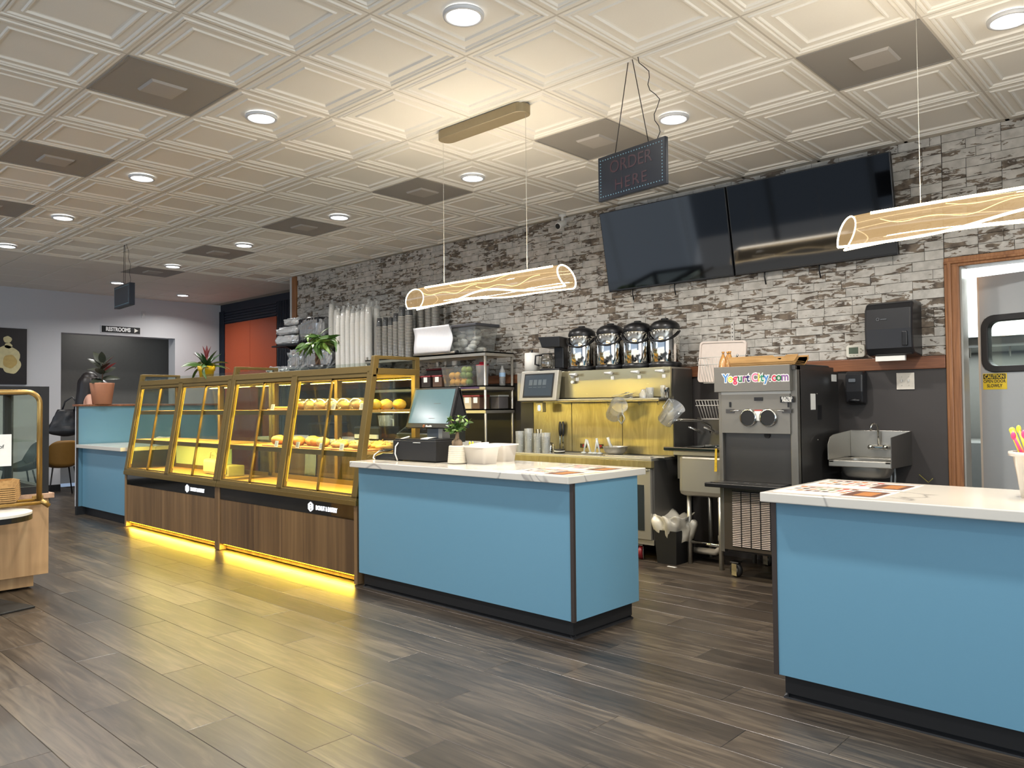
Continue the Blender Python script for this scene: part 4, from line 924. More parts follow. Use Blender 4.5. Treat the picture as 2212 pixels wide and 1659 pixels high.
# wire baskets on the wall
WIRE = mat('white_wire', (196, 192, 184), .4)
def basket(label, loc, w_, d_, h_, nx):
    t = thing('wire_basket', label, 'wire basket', loc, 0, 'white wire wall baskets'); q = MB()
    for z, k in ((h_, 1), (h_*.72, 1), (0, .86)):
        a = w_/2*k; b0, b1 = -d_*k, 0; q.tube([(-a, b0, z), (a, b0, z), (a, b1, z), (-a, b1, z)], .003, 5, closed=True)
    q.build('rim_wires', WIRE, t); q = MB()
    for i in range(nx+1):
        x = -w_/2+w_*i/nx; q.tube([(x, -d_, h_), (x*.86, -d_*.86, 0), (x*.86, 0, 0), (x, 0, h_)], .0016, 4)
    for i in range(1, 6):
        y = -d_*i/6; q.tube([(-w_/2, y, h_), (-w_/2*.86, y*.86, 0), (w_/2*.86, y*.86, 0), (w_/2, y, h_)], .0016, 4)
    o = q.build('cross_wires', WIRE, t); o['kind'] = 'stuff'; return t
a = aty(1500, 866, 2.72); basket('lower white wire basket on the wall above the sink faucet', (-.065, 3.05, 1.115), .42, .30, .15, 16)
a = aty(1500, 775, 2.72); basket('upper white wire basket holding the white cutting board', (-.035, 3.05, 1.40), .44, .30, .20, 17)
for z in (0,):
    s_ = aty(1578, 705, 3.05); t = thing('shelf_standard', 'white slotted shelf rail on the brick wall above the cutting board', 'shelf rail', (s_.x, BW-.012, 1.72))
    MB().box(-.013, .013, -.008, .004, -.35, .18).build('channel', WIRE, t); q = MB()
    for i in range(16): q.box(-.003, .003, -.0095, -.0078, -.33+i*.032, -.318+i*.032)
    o = q.build('slots', BLACKM, t); o['kind'] = 'stuff'
t = thing('cutting_board', 'white rounded tray leaning in the upper wire basket', 'tray', (aty(1553, 780, 2.9).x, 2.93, 1.405)); t.rotation_euler = (-.10, .03, 0)
MB().prism(rrect(-.205, .205, 0, .335, .03), -.008, .008, 'y').build('tray_body', mat('tray_white', (214, 200, 188), .4), t, bevel=.003)
q = MB(); framepoly(q, rrect(-.205, .205, 0, .335, .03), rrect(-.19, .19, .015, .32, .025), -.016, -.008); q.build('tray_rim', mat('tray_white', (214, 200, 188), .4), t, bevel=.002)
# ============================================================ YOGURT MACHINE
MX0, MX1, MY = .160, .735, 2.29
t = thing('soft_serve_machine', 'tall stainless Yogurt City soft serve machine with two round black dispensing ports', 'soft serve machine', ((MX0+MX1)/2, MY, 0)); ox = t.location.x; oy = MY
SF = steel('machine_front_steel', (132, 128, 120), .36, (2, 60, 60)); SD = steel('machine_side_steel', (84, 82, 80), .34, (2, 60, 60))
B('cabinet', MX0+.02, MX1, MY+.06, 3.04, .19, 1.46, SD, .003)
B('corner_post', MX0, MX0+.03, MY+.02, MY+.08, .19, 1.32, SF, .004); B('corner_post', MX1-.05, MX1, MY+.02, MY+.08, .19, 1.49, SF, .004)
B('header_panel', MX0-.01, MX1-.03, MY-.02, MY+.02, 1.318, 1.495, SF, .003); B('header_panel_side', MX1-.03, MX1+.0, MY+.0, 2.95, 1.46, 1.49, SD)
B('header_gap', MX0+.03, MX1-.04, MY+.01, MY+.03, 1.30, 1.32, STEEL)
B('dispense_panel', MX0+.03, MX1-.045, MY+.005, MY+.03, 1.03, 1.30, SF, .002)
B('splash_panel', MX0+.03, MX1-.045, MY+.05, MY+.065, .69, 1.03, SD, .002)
B('lower_panel', MX0+.03, MX1-.02, MY+.02, MY+.06, .21, .655, steel('machine_lower_steel', (110, 100, 88), .34, (60, 60, 2)), .002)
B('hopper_lid', MX0+.32, MX1-.02, 2.45, 2.95, 1.46, 1.505, BLACKM, .02)
dt = MB(); dt.box(MX0-.05-ox, MX1-.055-ox, -.11, .05, .655, .685); dt.build('drip_tray', BLACKP, t, bevel=.006)
B('drip_grid', MX0-.01, MX1-.075, MY-.095, MY+.045, .684, .690, SD)
for i in range(3): MB().cyl((MX0+.19+i*.085-ox, -.035, .689), (MX0+.19+i*.085-ox, -.035, .6915), .024, n=16).build('cup_hole', BLACKM, t)
for u, l_ in ((1617, 0), (1660, 1)):
    p = aty(u, 902, MY); x = p.x-ox
    MB().lathe([(.030, -.002), (.056, .0), (.061, .006), (.061, .018), (.052, .02)], 32, M=Matrix.Translation((x, .006, p.z))@Matrix.Rotation(PI/2, 4, 'X')).build('port_ring', CHROME, t)
    MB().cyl((x, .0, p.z), (x, -.012, p.z), .053, n=28).build('port_opening', BLACKM, t)
    s_ = -1 if l_ == 0 else 1; MB().tube([(x+s_*.055, -.012, p.z+.05), (x+s_*.12, -.03, p.z+.045)], [.006, .005], 8).build('port_lever', CHROME, t)
MB().cyl((.0+aty(1651, 940, MY).x-ox, .048, aty(1651, 940, MY+.05).z), (aty(1651, 940, MY).x-ox, .04, aty(1651, 940, MY+.05).z), .021, n=20).build('drip_port', BLACKM, t)
p = aty(1638, 893, MY); MB().box(-.03, .03, -.003, .0, -.04, .035).build('warning_label', PAPER, t, loc=(p.x-ox, .002, p.z-.01)); MB().box(-.03, .03, -.004, -.0028, .027, .035).build('warning_stripe', mat('label_red2', (170, 50, 40), .5), t, loc=(p.x-ox, .002, p.z-.01))
p = aty(1700, 863, MY); MB().box(-.047, .047, -.003, .002, -.02, .02).build('badge_plate', mat('black_sign', (10, 10, 14), .4), t, loc=(p.x-ox, .001, p.z))
text('badge_lettering', 'ELECTRO', .022, PAPER, t, (p.x-ox, -.0025, p.z+.009), sx=.8, bold=.0005); text('badge_lettering', 'FREEZE', .022, PAPER, t, (p.x-ox, -.0025, p.z-.009), sx=.9, bold=.0005)
p = aty(1638, 862, MY); MB().box(-.03, .03, -.003, .002, -.012, .012).build('control_display', BLACKP, t, loc=(p.x-ox, .001, p.z))
for u in (1577, 1703): p = aty(u, 874, MY); MB().box(-.006, .006, -.003, .002, -.018, .018).build('rocker_switch', BLACKP, t, loc=(p.x-ox, .001, p.z))
for u in (1577, 1699): p = aty(u, 888, MY); MB().box(-.032, .032, -.0015, .002, -.014, .014).build('etched_plate', SD, t, loc=(p.x-ox, .002, p.z))
# colourful lettering
cols = dict(Y=(70, 130, 190), o=(232, 200, 70), g=(200, 40, 80), u=(40, 110, 70), r=(130, 60, 120), t=(30, 30, 90), C=(228, 120, 150), i=(236, 206, 90), T=(40, 130, 100), y=(70, 130, 190), D=(40, 40, 44), c=(200, 50, 80), O=(40, 110, 70), m=(140, 100, 150))
word = [('Y', 'Y'), ('o', 'o'), ('g', 'g'), ('u', 'u'), ('r', 'r'), ('t', 't'), (' ', None), ('C', 'C'), ('i', 'i'), ('t', 'T'), ('y', 'y'), ('.', 'D'), ('c', 'c'), ('o', 'O'), ('m', 'm')]
xa = aty(1562, 820, MY-.02).x-ox; xb = aty(1704, 818, MY-.02).x-ox; adv = [1.0, .92, .92, .92, .72, .72, .35, 1.05, .5, .68, .88, .5, .86, .92, 1.3]; tot = sum(adv); cx = xa
for (ch, k), a_ in zip(word, adv):
    wd = (xb-xa)*a_/tot
    if k:
        xx = cx+wd/2
        text('sticker_letter_outline', ch, .078, PAPER, t, (xx, -.0205, 1.412), sx=.86, bold=.0075, ext=.0003); text('sticker_letter', ch, .078, mat('letter_'+'_'.join(map(str, cols[k])), cols[k], .4), t, (xx, -.0215, 1.412), sx=.86, bold=.0022, ext=.0004)
    cx += wd
# louvre grille: rows of slots, near part of the panel
gx0 = aty(1583, 1100, MY+.02).x-ox; nc = 6; gw = (MX1-.05-ox-gx0)/nc
LV = mat('louvre_pale', (214, 200, 190), .4)  # paler than the steel panel around it
lvm = bpy.data.meshes.new('louvre'); q = MB().hexa([(0, 0, 0), (gw*.86, 0, 0), (gw*.86, .012, .006), (0, .012, .006), (0, -.004, .0025), (gw*.86, -.004, .0025), (gw*.86, .008, .0085), (0, .008, .0085)]); lvm.from_pydata(q.v, [], q.f); lvm.materials.append(LV)
B('grille_opening', gx0+ox-.004, MX1-.045, MY+.016, MY+.021, .235, .625, BLACKM)
for i in range(nc):
    for j in range(31):
        o = bpy.data.objects.new('louvre', lvm); COL.objects.link(o); o.parent = t; o.location = (gx0+gw*i, .012, .24+j*.0124)
for x, y in ((.22, 2.42), (.68, 2.42), (.22, 2.92), (.68, 2.92)): caster(t, x-ox, y-oy, .05, mat('caster_black', (26, 26, 26), .5), 1.3)
for x, z in ((MX1+.001, 1.30), (MX1+.001, .98)): MB().ball((x-ox, .35, z), .004, 8, 6).build('screw', STEEL, t)
MB().box(MX1-ox, MX1+.002-ox, .24, .32, 1.19, 1.30).build('side_sticker', PAPER, t); MB().box(MX1-ox, MX1+.004-ox, .36, .42, 1.12, 1.22).build('side_placard', BLACKP, t); MB().box(MX1-ox, MX1+.002-ox, .62, .71, 1.39, 1.44).build('side_sticker', PAPER, t)
# carriers on the machine
KRAFT = woodmat('kraft_board', [(138, 100, 56), (172, 132, 78), (192, 152, 98)], (3, 30, 30), .7)
for k in range(3):
    q = MB(); z = 1.496+k*.011; x0_, x1_ = -.24, .22
    prof = [(x0_, .0), (x0_+.02, -.0), (x1_, 0), (x1_+.03, .045), (x1_-.05, .045), (x1_-.10, .012), (x1_-.15, .045), (x0_-.02, .045)]
    q.prism([(a, b+z) for a, b in prof], -.005-.004*k, .0-.004*k, 'y'); q.box(x0_, x1_, 0, .16, z, z+.003); q.prism([(a, b+z) for a, b in prof], .16, .165, 'y')
    tag(q.build('cup_carrier', KRAFT, loc=(.50, MY+.03, 0)), ['lowest kraft cup carrier in the nested stack on the yogurt machine', 'middle kraft cup carrier in the nested stack on the yogurt machine', 'topmost kraft cup carrier in the nested stack on the yogurt machine'][k], 'carrier', 'kraft carriers on the machine')
CELLO = glass('amber_cellophane', (250, 205, 110), .3, (224, 160, 50), .45)
p = aty(1561, 790, MY+.06); t = thing('cellophane_bag', 'amber cellophane bags with twist ties standing on the yogurt machine', 'bags', (p.x, MY+.07, 1.495))
for i in range(3):
    MB().lathe([(.034, 0), (.03, .04), (.012, .085), (.007, .10), (.012, .115)], 10, c=(.026*i, .02*(i % 2), 0)).build('bag', CELLO, t); MB().cyl((.026*i, .02*(i % 2), .098), (.026*i, .02*(i % 2), .104), .008, n=8).build('twist_tie', BLACKM, t)
# tongs behind carriers
for i, u in enumerate((1586, 1606)):
    p = aty(u, 768, MY+.2); t = thing('scoop_handle', ['left dark scoop handle leaning behind the kraft carriers', 'right dark scoop handle leaning behind the kraft carriers'][i], 'scoop', (p.x, MY+.21, 1.50)); MB().tube([(-.03, 0, .0), (.0, 0, .05), (.02, 0, .085)], [.012, .008, .007], 8).build('handle', BLACKP, t); MB().ball((.02, 0, .088), .009, 8, 6).build('handle_tip', CHROME, t)
# ============================================================ HAND SINK
t = thing('hand_sink', 'small stainless wall hand sink with gooseneck faucet right of the yogurt machine', 'sink', (1.004, 2.87, .80)); 
HX = .203; Y0, Y1 = -.22, .215
q = MB(); q.box(-HX, HX, Y0, Y0+.045, .0, .045).box(-HX, -HX+.04, Y0, Y1, .025, .045).box(HX-.04, HX, Y0, Y1, .025, .045).box(-HX, HX, Y1-.12, Y1, .025, .045); q.build('deck', STEEL, t, bevel=.006)
def bowl(u, v):
    a = 2*PI*u; k = v; rx, ry = (.16*(1-.25*k**3), .125*(1-.25*k**3)); s_ = 1 if v < .999 else .0
    return (rx*math.copysign(abs(math.cos(a))**.6, math.cos(a))*s_, -.05+ry*math.copysign(abs(math.sin(a))**.6, math.sin(a))*s_, .042-.13*k)
MB().grid(32, 10, bowl).build('basin', STEEL, t)
MB().box(-HX, HX, Y1-.012, Y1, .045, .235).build('backsplash', STEEL, t, bevel=.002)
pr = [(Y0, .045), (Y0, .15), (Y0+.04, .20), (Y0+.10, .215), (Y1, .235), (Y1, .045)]; MB().prism(pr, -HX-.004, -HX, 'x').build('side_splash', STEEL, t, bevel=.001)
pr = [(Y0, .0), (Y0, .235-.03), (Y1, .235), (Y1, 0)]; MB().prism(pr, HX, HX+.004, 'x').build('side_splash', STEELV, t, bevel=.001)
f_ = MB().box(-.055, .065, Y1-.06, Y1-.012, .105, .135).build('faucet', CHROME, t, bevel=.012)
MB().tube([(.0, Y1-.04, .13), (.0, Y1-.045, .26), (-.005, Y1-.06, .285), (-.02, Y1-.09, .285), (-.03, Y1-.10, .265), (-.03, Y1-.10, .235)], .008, 12).build('gooseneck', CHROME, f_)
for s_ in (-.045, .055): MB().lathe([(0, .0), (.016, 0), (.02, .02), (.014, .03), (0, .034)], 14, M=Matrix.Translation((s_, Y1-.055, .12))@Matrix.Rotation(PI/2, 4, 'X')).build('faucet_knob', CHROME, f_)
MB().cyl((0, -.05, -.09), (0, -.05, -.17), .025, n=14).build('drain', STEEL, t)
for s_ in (.10, .125): MB().tube([(s_, .1, 0), (s_+.01, .08, -.08), (s_-.005, .1, -.2), (s_, .16, -.35)], .007, 8).build('supply_hose', MILKY, t)
p = aty(1975, 1040, 3.07); tag(MB().tube([(-.06, 0, .05), (0, -.01, 0), (.03, -.02, .03)], .003, 6).build('dry_stem', mat('straw_yellow', (150, 140, 70), .6), loc=(1.32, 3.06, p.z)), 'thin yellow plastic strip sticking out of the charcoal wall by the hand sink', 'strip')
# ============================================================ BIN, PAPER SCRAP
t = thing('waste_bin', 'black bin with white liner bag spilling over its rim under the sink', 'bin', (-.392, 2.60, 0))
MB().add([(-.085, -.12, 0), (.085, -.12, 0), (.085, .12, 0), (-.085, .12, 0), (-.10, -.14, .26), (.10, -.14, .26), (.10, .14, .26), (-.10, .14, .26)], [(0, 1, 5, 4), (1, 2, 6, 5), (2, 3, 7, 6), (3, 0, 4, 7), (0, 3, 2, 1)]).build('bin_body', BLACKM, t)
def linerf(u, v):
    a = 2*PI*u; n = noise.noise(Vector((math.cos(a)*2.2, math.sin(a)*2.2, v*3))); r = .085+.045*math.sin(PI*min(1, v*1.15))+n*.055
    z = .235+ (.15*v/.45 if v < .45 else .15-.22*(v-.45)/.55)+n*.05
    z = .30 - .13*v + .12*math.sin(PI*v)+n*.05; sx = .8+.5*v
    return (r*math.cos(a)*sx*1.05, r*math.sin(a)*1.15*sx, z)
MB().grid(48, 12, linerf).ball((0, 0, .28), (.11, .12, .06), 24, 10, jit=.5, seed=3).build('liner_bag', glass('liner_plastic', (236, 232, 220), .15, (226, 220, 204), .7), t, solid=.001)
s = atz(1452, 1224, .003); tag(MB().prism([(-.04, -.01), (.03, -.014), (.038, .006), (-.035, .012)], 0, .002, 'z').build('paper_scrap', PAPER, loc=(s.x, s.y, .0005)), 'white paper scrap lying on the floor before the black bin', 'paper')
# ============================================================ STORAGE BEHIND THE PASTRY CASES
def cup_stack(name, label, loc, h, r, pale, group):
    t = thing(name, label, 'cup stack', loc, random.uniform(0, 3), group)
    key = (name, round(h, 2))
    if key not in _mc:
        q = MB(); n = int(h*.84/.0165)
        body = mat('cup_white', (214, 208, 200), .6) if pale else mat('cup_dark', (44, 44, 46), .45)
        rim = mat('cup_rim_white', (228, 222, 212), .5) if pale else mat('cup_rim_beige', (196, 186, 170), .5)
        for i in range(n):
            z = .0165*i; q.lathe([(r, z), (r*1.03, z+.003), (r, z+.006)], 14, 1); q.lathe([(r*.95, z+.005), (r*.93, z+.017)], 14, 0)
        z = .0165*n; q.lathe([(r*.95, z-.01), (r*.74, h), (0, h)], 14, 0)
        a = q.build('nested_cups', [body, rim], t); a['kind'] = 'stuff'
        b = MB().lathe([(r*1.06, 0), (r*1.1, h*.5), (r*1.06, h*.85), (r*.8, h*1.03), (r*.25, h*1.07), (r*.42, h*1.13)], 12).build('plastic_sleeve', glass('sleeve_film' + ('_pale' if pale else ''), (250, 252, 252), .06, (236, 234, 228), .22 if pale else .03), t)
        _mc[key] = (a.data, b.data)
    else:
        for nm, me in zip(('nested_cups', 'plastic_sleeve'), _mc[key]):
            o = bpy.data.objects.new(nm, me); COL.objects.link(o); o.parent = t
            if nm == 'nested_cups': o['kind'] = 'stuff'
# black wall table, bracket board
t = thing('black_shelf_table', 'long black shelf behind the pastry cases carrying the bagged white cups', 'shelf', (-5.35, 2.8, 0))
MB().box(-1.36, .95, -.28, .24, 1.62, 1.68).build('shelf_board', BLACKP, t, bevel=.003); MB().box(-1.36, .95, -.26, .24, 1.56, 1.62).build('apron', BLACKM, t)
for x in (-1.33, .91):
    for y in (-.25, .2): MB().box(x-.02, x+.02, y-.02, y+.02, 0, 1.57).build('leg', BLACKM, t)
t = thing('bracket_shelf', 'black bracket shelf on the brick wall at the far left carrying plastic packs', 'shelf', (-5.9, 2.9, 2.07))
MB().box(-.80, .72, -.17, .16, -.02, .0).build('shelf_board', BLACKP, t)
for x in (-.5, .45): MB().prism([(-.14, -.02), (.16, -.02), (.16, -.16)], x-.012, x+.012, 'x').build('bracket', BLACKP, t)
c = 0; pos5 = ['front', 'back']
for j, y in enumerate((2.66, 2.80)):
    for i in range(7):
        x = -5.02+.098*i-.03*j; c += 1
        cup_stack('white_cup_stack', f'{ORD[6-i] if i < 6 else ORD[0]}{"" if i == 6 else " from the right"} white bagged cup stack in the {pos5[j]} row on the black shelf', (x, y, 1.68), .66+.06*random.random()//.02*.02, .042, True, 'bagged white cup stacks')
for i in range(3): cup_stack('white_cup_stack', ['leftmost bagged white cup stack on the upper bracket shelf', 'middle bagged white cup stack on the upper bracket shelf', 'bagged white cup stack at the right end of the upper bracket shelf'][i], (-5.46+.11*i, 2.86, 2.07), .46-.08*i, .045, True, 'bagged white cup stacks')
for i, (x, y, h, r) in enumerate(((-4.28, 2.70, .47, .038), (-4.17, 2.70, .47, .038), (-4.07, 2.70, .46, .036), (-3.98, 2.70, .50, .036), (-3.86, 2.69, .56, .046), (-3.74, 2.69, .56, .048), (-3.98, 2.86, .68, .045), (-3.86, 2.86, .68, .045), (-3.74, 2.86, .68, .045), (-3.63, 2.88, .68, .045), (-3.52, 2.88, .66, .045))):
    cup_stack('dark_cup_stack', ['leftmost', 'second', 'third', 'fourth', 'fifth, wider', 'sixth, wider', 'leftmost rear', 'second rear', 'third rear', 'fourth rear', 'rightmost rear'][i]+' bagged stack of dark cups with pale rims above the pastry case', (x, y, 1.775), h, r, False, 'bagged dark cup stacks')
FILM = glass('crumpled_film', (248, 250, 250), .35, (242, 244, 244), .75, .12); FILMC = glass('crumpled_film_clear', (246, 248, 248), .4, (232, 236, 238), .3, .12)
DK = mat('container_black', (24, 24, 26), .3)
def crumple(mb, x0, x1, y0, y1, z0, z1, amp=.02, seed=0, mi=0):
    cx, cy, cz = (x0+x1)/2, (y0+y1)/2, (z0+z1)/2
    def fn(u, v):
        a = 2*PI*u; p = PI*(v-.5); d = Vector((math.copysign(abs(math.cos(p)*math.cos(a))**.5, math.cos(p)*math.cos(a)), math.copysign(abs(math.cos(p)*math.sin(a))**.5, math.cos(p)*math.sin(a)), math.copysign(abs(math.sin(p))**.6, math.sin(p))))
        n = noise.noise(Vector((d.x*3+seed, d.y*3, d.z*5)))*amp+noise.noise(Vector((d.x*9+seed, d.y*9, d.z*14)))*amp*.6
        return (cx+d.x*((x1-x0)/2+n), cy+d.y*((y1-y0)/2+n), cz+d.z*((z1-z0)/2)+ (n*.6 if d.z > -.5 else 0))
    return mb.grid(36, 18, fn, mi, smooth=False)
for i, (x0, x1, z0, h) in enumerate(((-6.68, -6.12, 2.07, .13), (-6.66, -6.12, 2.205, .11), (-6.45, -6.10, 2.32, .10))):
    t = thing('lid_pack', ['lowest film-wrapped pack of clear lids on the bracket shelf', 'middle film-wrapped pack of clear lids on the bracket shelf', 'topmost small film-wrapped pack of clear lids on the bracket shelf'][i], 'pack', ((x0+x1)/2, 2.86, z0), 0, 'film-wrapped lid packs')
    w_ = (x1-x0)/2; crumple(MB(), -w_, w_, -.13, .13, 0, h, .02, i*3.1).build('film_wrap', FILM, t)
    q = MB()
    for k in range(9): q.lathe([(.10, 0), (.11, .006), (.06, .01), (0, .01)], 12, M=Matrix.Translation((-w_+.04+k*(2*w_-.08)/8, 0, h*.5))@Matrix.Rotation(PI/2, 4, 'Y')@Matrix.Scale(h*4.2, 4))
    o = q.build('clear_lids', CLEAR, t); o['kind'] = 'stuff'
t = thing('container_pack', 'film-wrapped black containers on the bracket shelf above the money tree', 'pack', (-5.81, 2.86, 2.07))
q = MB()
for k in range(8): q.box(-.24+k*.06, -.195+k*.06, -.12, .12, .01, .31)
q.build('black_containers', DK, t, bevel=.012)['kind'] = 'stuff'; crumple(MB(), -.27, .27, -.14, .14, 0, .33, .02, 9).build('film_wrap', FILMC, t)
t = thing('container_pack', 'film-wrapped black tubs standing on the black shelf behind the money tree', 'pack', (-5.55, 2.78, 1.68))
q = MB()
for k in range(4): q.lathe([(0, 0), (.05, 0), (.06, .27), (.055, .29), (0, .29)], 16, c=(-.20+k*.13, 0, 0))
q.build('black_tubs', DK, t)['kind'] = 'stuff'; crumple(MB(), -.28, .26, -.09, .09, 0, .30, .02, 5).build('film_wrap', FILMC, t)
for i, (x, w_, h, l_) in enumerate(((-6.43, .26, .10, 'flat film bag of clear lids at the left end of the black shelf'), (-6.0, .15, .30, 'tall crumpled clear plastic bag on the black shelf beside the money tree'))):
    t = thing('plastic_bag', l_, 'bag', (x, 2.74, 1.68)); crumple(MB(), -w_+.0, w_, -.12, .12, 0, h, .035, 20+i*5).build('film', FILM if i == 0 else FILMC, t)
# steel rack
t = thing('steel_rack', 'tall stainless shelving rack between the pastry case and the drink station', 'rack', (-3.42, 2.78, 0))
for x in (-.95, .95):
    for y in (-.19, .19):
        o = MB().cyl((x, y, 0), (x, y, 1.80), .0135, n=12).build('post', STEEL, t)
for z in (.45, 1.205, 1.435, 1.765):
    q = MB().box(-.965, .965, -.205, .205, z-.012, z); q.box(-.965, .965, -.205, -.198, z-.04, z).box(-.965, .965, .198, .205, z-.04, z).box(-.965, -.958, -.2, .2, z-.04, z).box(.958, .965, -.2, .2, z-.04, z)
    q.build('shelf', STEEL, t)
q = MB().box(.62, .88, -.2085, -.205, 1.403, 1.425); q.build('brand_plate', mat('plate_purple', (60, 44, 84), .4), t)
z2 = 1.435
LAB = PAPER; REDL = mat('lid_red', (120, 40, 44), .4)
def canister(x, y, z, w_, h, body, label, lid=REDL, name='food_canister', lab=True, grp=None, d=.14):
    t = thing(name, label, 'container', (x, y, z), 0, grp)
    MB().box(-w_/2, w_/2, -d/2, d/2, 0, h).build('body', body, t, bevel=.008); MB().box(-w_/2-.004, w_/2+.004, -d/2-.004, d/2+.004, h, h+.018).build('lid', lid, t, bevel=.004)
    if lab: MB().box(-.028, .028, -d/2-.002, -d/2, h*.5, h*.5+.055).build('paper_label', LAB, t)
    return t
DARKC = mat('dark_contents', (52, 44, 42), .4); GRN = mat('matcha_green', (150, 164, 120), .5); BRN = mat('brown_contents', (88, 66, 54), .5)
g_ = 'canisters on the steel rack'
for i, (x, m_, l_) in enumerate(((-3.57, DARKC, 'leftmost dark canister with red lid and white label on the middle rack shelf'), (-3.38, DARKC, 'second dark red-lidded canister on the middle rack shelf'), (-3.20, BRN, 'brown red-lidded canister left of the fruit tub on the rack'))): canister(x, 2.68, z2, .14, .105, m_, l_, grp=g_)
canister(-3.45, 2.88, z2, .30, .19, DARKC, 'wide dark red-lidded box at the back of the middle rack shelf', grp=g_, lab=False)
t = thing('fruit_tub', 'clear plastic tub of mangoes and avocados on the middle rack shelf', 'tub', (-2.89, 2.68, z2))
MB().add([(-.17, -.09, 0), (.17, -.09, 0), (.17, .09, 0), (-.17, .09, 0), (-.20, -.11, .20), (.19, -.11, .20), (.19, .11, .20), (-.20, .11, .20)], [(0, 1, 5, 4), (1, 2, 6, 5), (2, 3, 7, 6), (3, 0, 4, 7), (0, 3, 2, 1)]).build('tub', glass('tub_clear', (238, 240, 238), .15, (225, 225, 220), .12), t, bevel=.006)
MG = mat('mango_yellow', (216, 160, 56), .4, 0, .2, 12); AG = mat('avocado_green', (120, 140, 60), .5, 0, .3, 14); SB_ = mat('fruit_sticker_blue', (60, 70, 100), .4)
k = 0
for z in (.042, .11, .165):
    for x in (-.11, -.03, .05, .125):
        if z > .15 and x < -.0: continue
        gr = (z > .1 and x > 0) or x > .1
        tag(MB().ball((0, 0, 0), (.04, .038, .037), 12, 8, jit=.1, seed=k).build('avocado' if gr else 'mango', AG if gr else MG, loc=(-2.89+x+random.uniform(-.008, .008), 2.645+random.uniform(0, .02), z2+z)), ('green avocado' if gr else 'yellow mango')+' in the clear tub, '+('bottom', 'middle', 'top')[(.042, .11, .165).index(z)]+' layer, '+['far left', 'inner left', 'inner right', 'far right'][(-.11, -.03, .05, .125).index(x)], 'fruit', 'fruit in the clear tub'); k += 1
t = thing('clear_pitcher', 'clear pitcher with red lid beside the fruit tub on the rack', 'pitcher', (-2.60, 2.68, z2)); MB().lathe([(0, 0), (.055, 0), (.065, .19), (.067, .20)], 20).build('pitcher_body', glass('pitcher_film', (236, 238, 238), .14, (214, 214, 214), .4), t); MB().lathe([(0, .235), (.03, .235), (.035, .21), (.066, .205), (.066, .195), (0, .195)], 20).build('lid', mat('lid_bright_red', (176, 44, 60), .4), t)
t = thing('bottle', 'clear water bottle with blue label at the right end of the rack shelf', 'bottle', (-2.50+.0, 2.86, z2)); MB().lathe([(0, 0), (.03, 0), (.032, .12), (.028, .15), (.012, .18), (.012, .2), (0, .2)], 16).build('bottle_body', CLEAR, t); MB().lathe([(.0325, .09), (.0325, .13)], 16).build('bottle_label', mat('label_pale_blue', (150, 180, 210), .4), t)
z3 = 1.205
canister(-2.91, 2.68, z3, .15, .125, GRN, 'pale green red-lidded canister on the lower rack shelf', grp=g_); canister(-2.75, 2.68, z3, .11, .12, mat('cream_contents', (190, 176, 150), .5), 'cream canister with white label, middle of the lower rack shelf', grp=g_); canister(-2.63, 2.68, z3, .11, .12, BRN, 'dark brown canister right of the cream one on the lower rack shelf', grp=g_)
canister(-2.36, 2.80, z3+.0, .0001+.16, .12, mat('grey_film_box', (96, 92, 92), .4), 'grey translucent box with clear lid at the right end of the lower rack shelf', lid=MILKY, lab=False, grp=g_) if False else canister(-2.545, 2.86, z3, .12, .12, mat('grey_film_box', (96, 92, 92), .4), 'grey translucent box at the right end of the lower rack shelf', lid=MILKY, lab=False, grp=g_)
z1 = 1.765
t = thing('storage_tub', 'clear storage tub with dark grey lid full of white packs on top of the rack', 'storage tub', (-3.02, 2.80, z1))
MB().add([(-.33, -.14, 0), (.33, -.14, 0), (.33, .14, 0), (-.33, .14, 0), (-.37, -.16, .27), (.37, -.16, .27), (.37, .16, .27), (-.37, .16, .27)], [(0, 1, 5, 4), (1, 2, 6, 5), (2, 3, 7, 6), (3, 0, 4, 7), (0, 3, 2, 1)]).build('tub_body', glass('tub_clear', (238, 240, 238), .15, (225, 225, 220), .12), t, bevel=.01)
MB().box(-.385, .385, -.175, .175, .268, .30).build('lid', mat('lid_dark_grey', (70, 70, 74), .5), t, bevel=.01); MB().box(-.03, .03, -.185, -.168, .19, .285).build('latch', CLEAR, t, bevel=.004)
q = MB()
for i in range(26): q.ball((-.26+.52*random.random(), -.09+.15*random.random(), .04+.2*random.random()), (.06, .04, .03), 10, 6, jit=.4, seed=i)
q.build('white_packs', PAPER, t)['kind'] = 'stuff'
t = thing('film_roll', 'wide white film roll with steel tube lying in front of the storage tub', 'roll', (-3.19, 2.585, z1))
MB().grid(10, 14, lambda u, v: (-.33+.58*u+.02*math.sin(v*5), -.01-.018*math.sin(v*6+u), .02+.28*v)).build('film_sheet', mat('film_white', (214, 214, 216), .45), t, solid=.004)
MB().cyl((-.34, -.0, .015), (.31, .0, .015), .014, n=12).build('core_tube', STEEL, t); MB().cyl((.31, 0, .015), (.335, 0, .015), .019, n=12).build('end_cap', BLACKP, t)
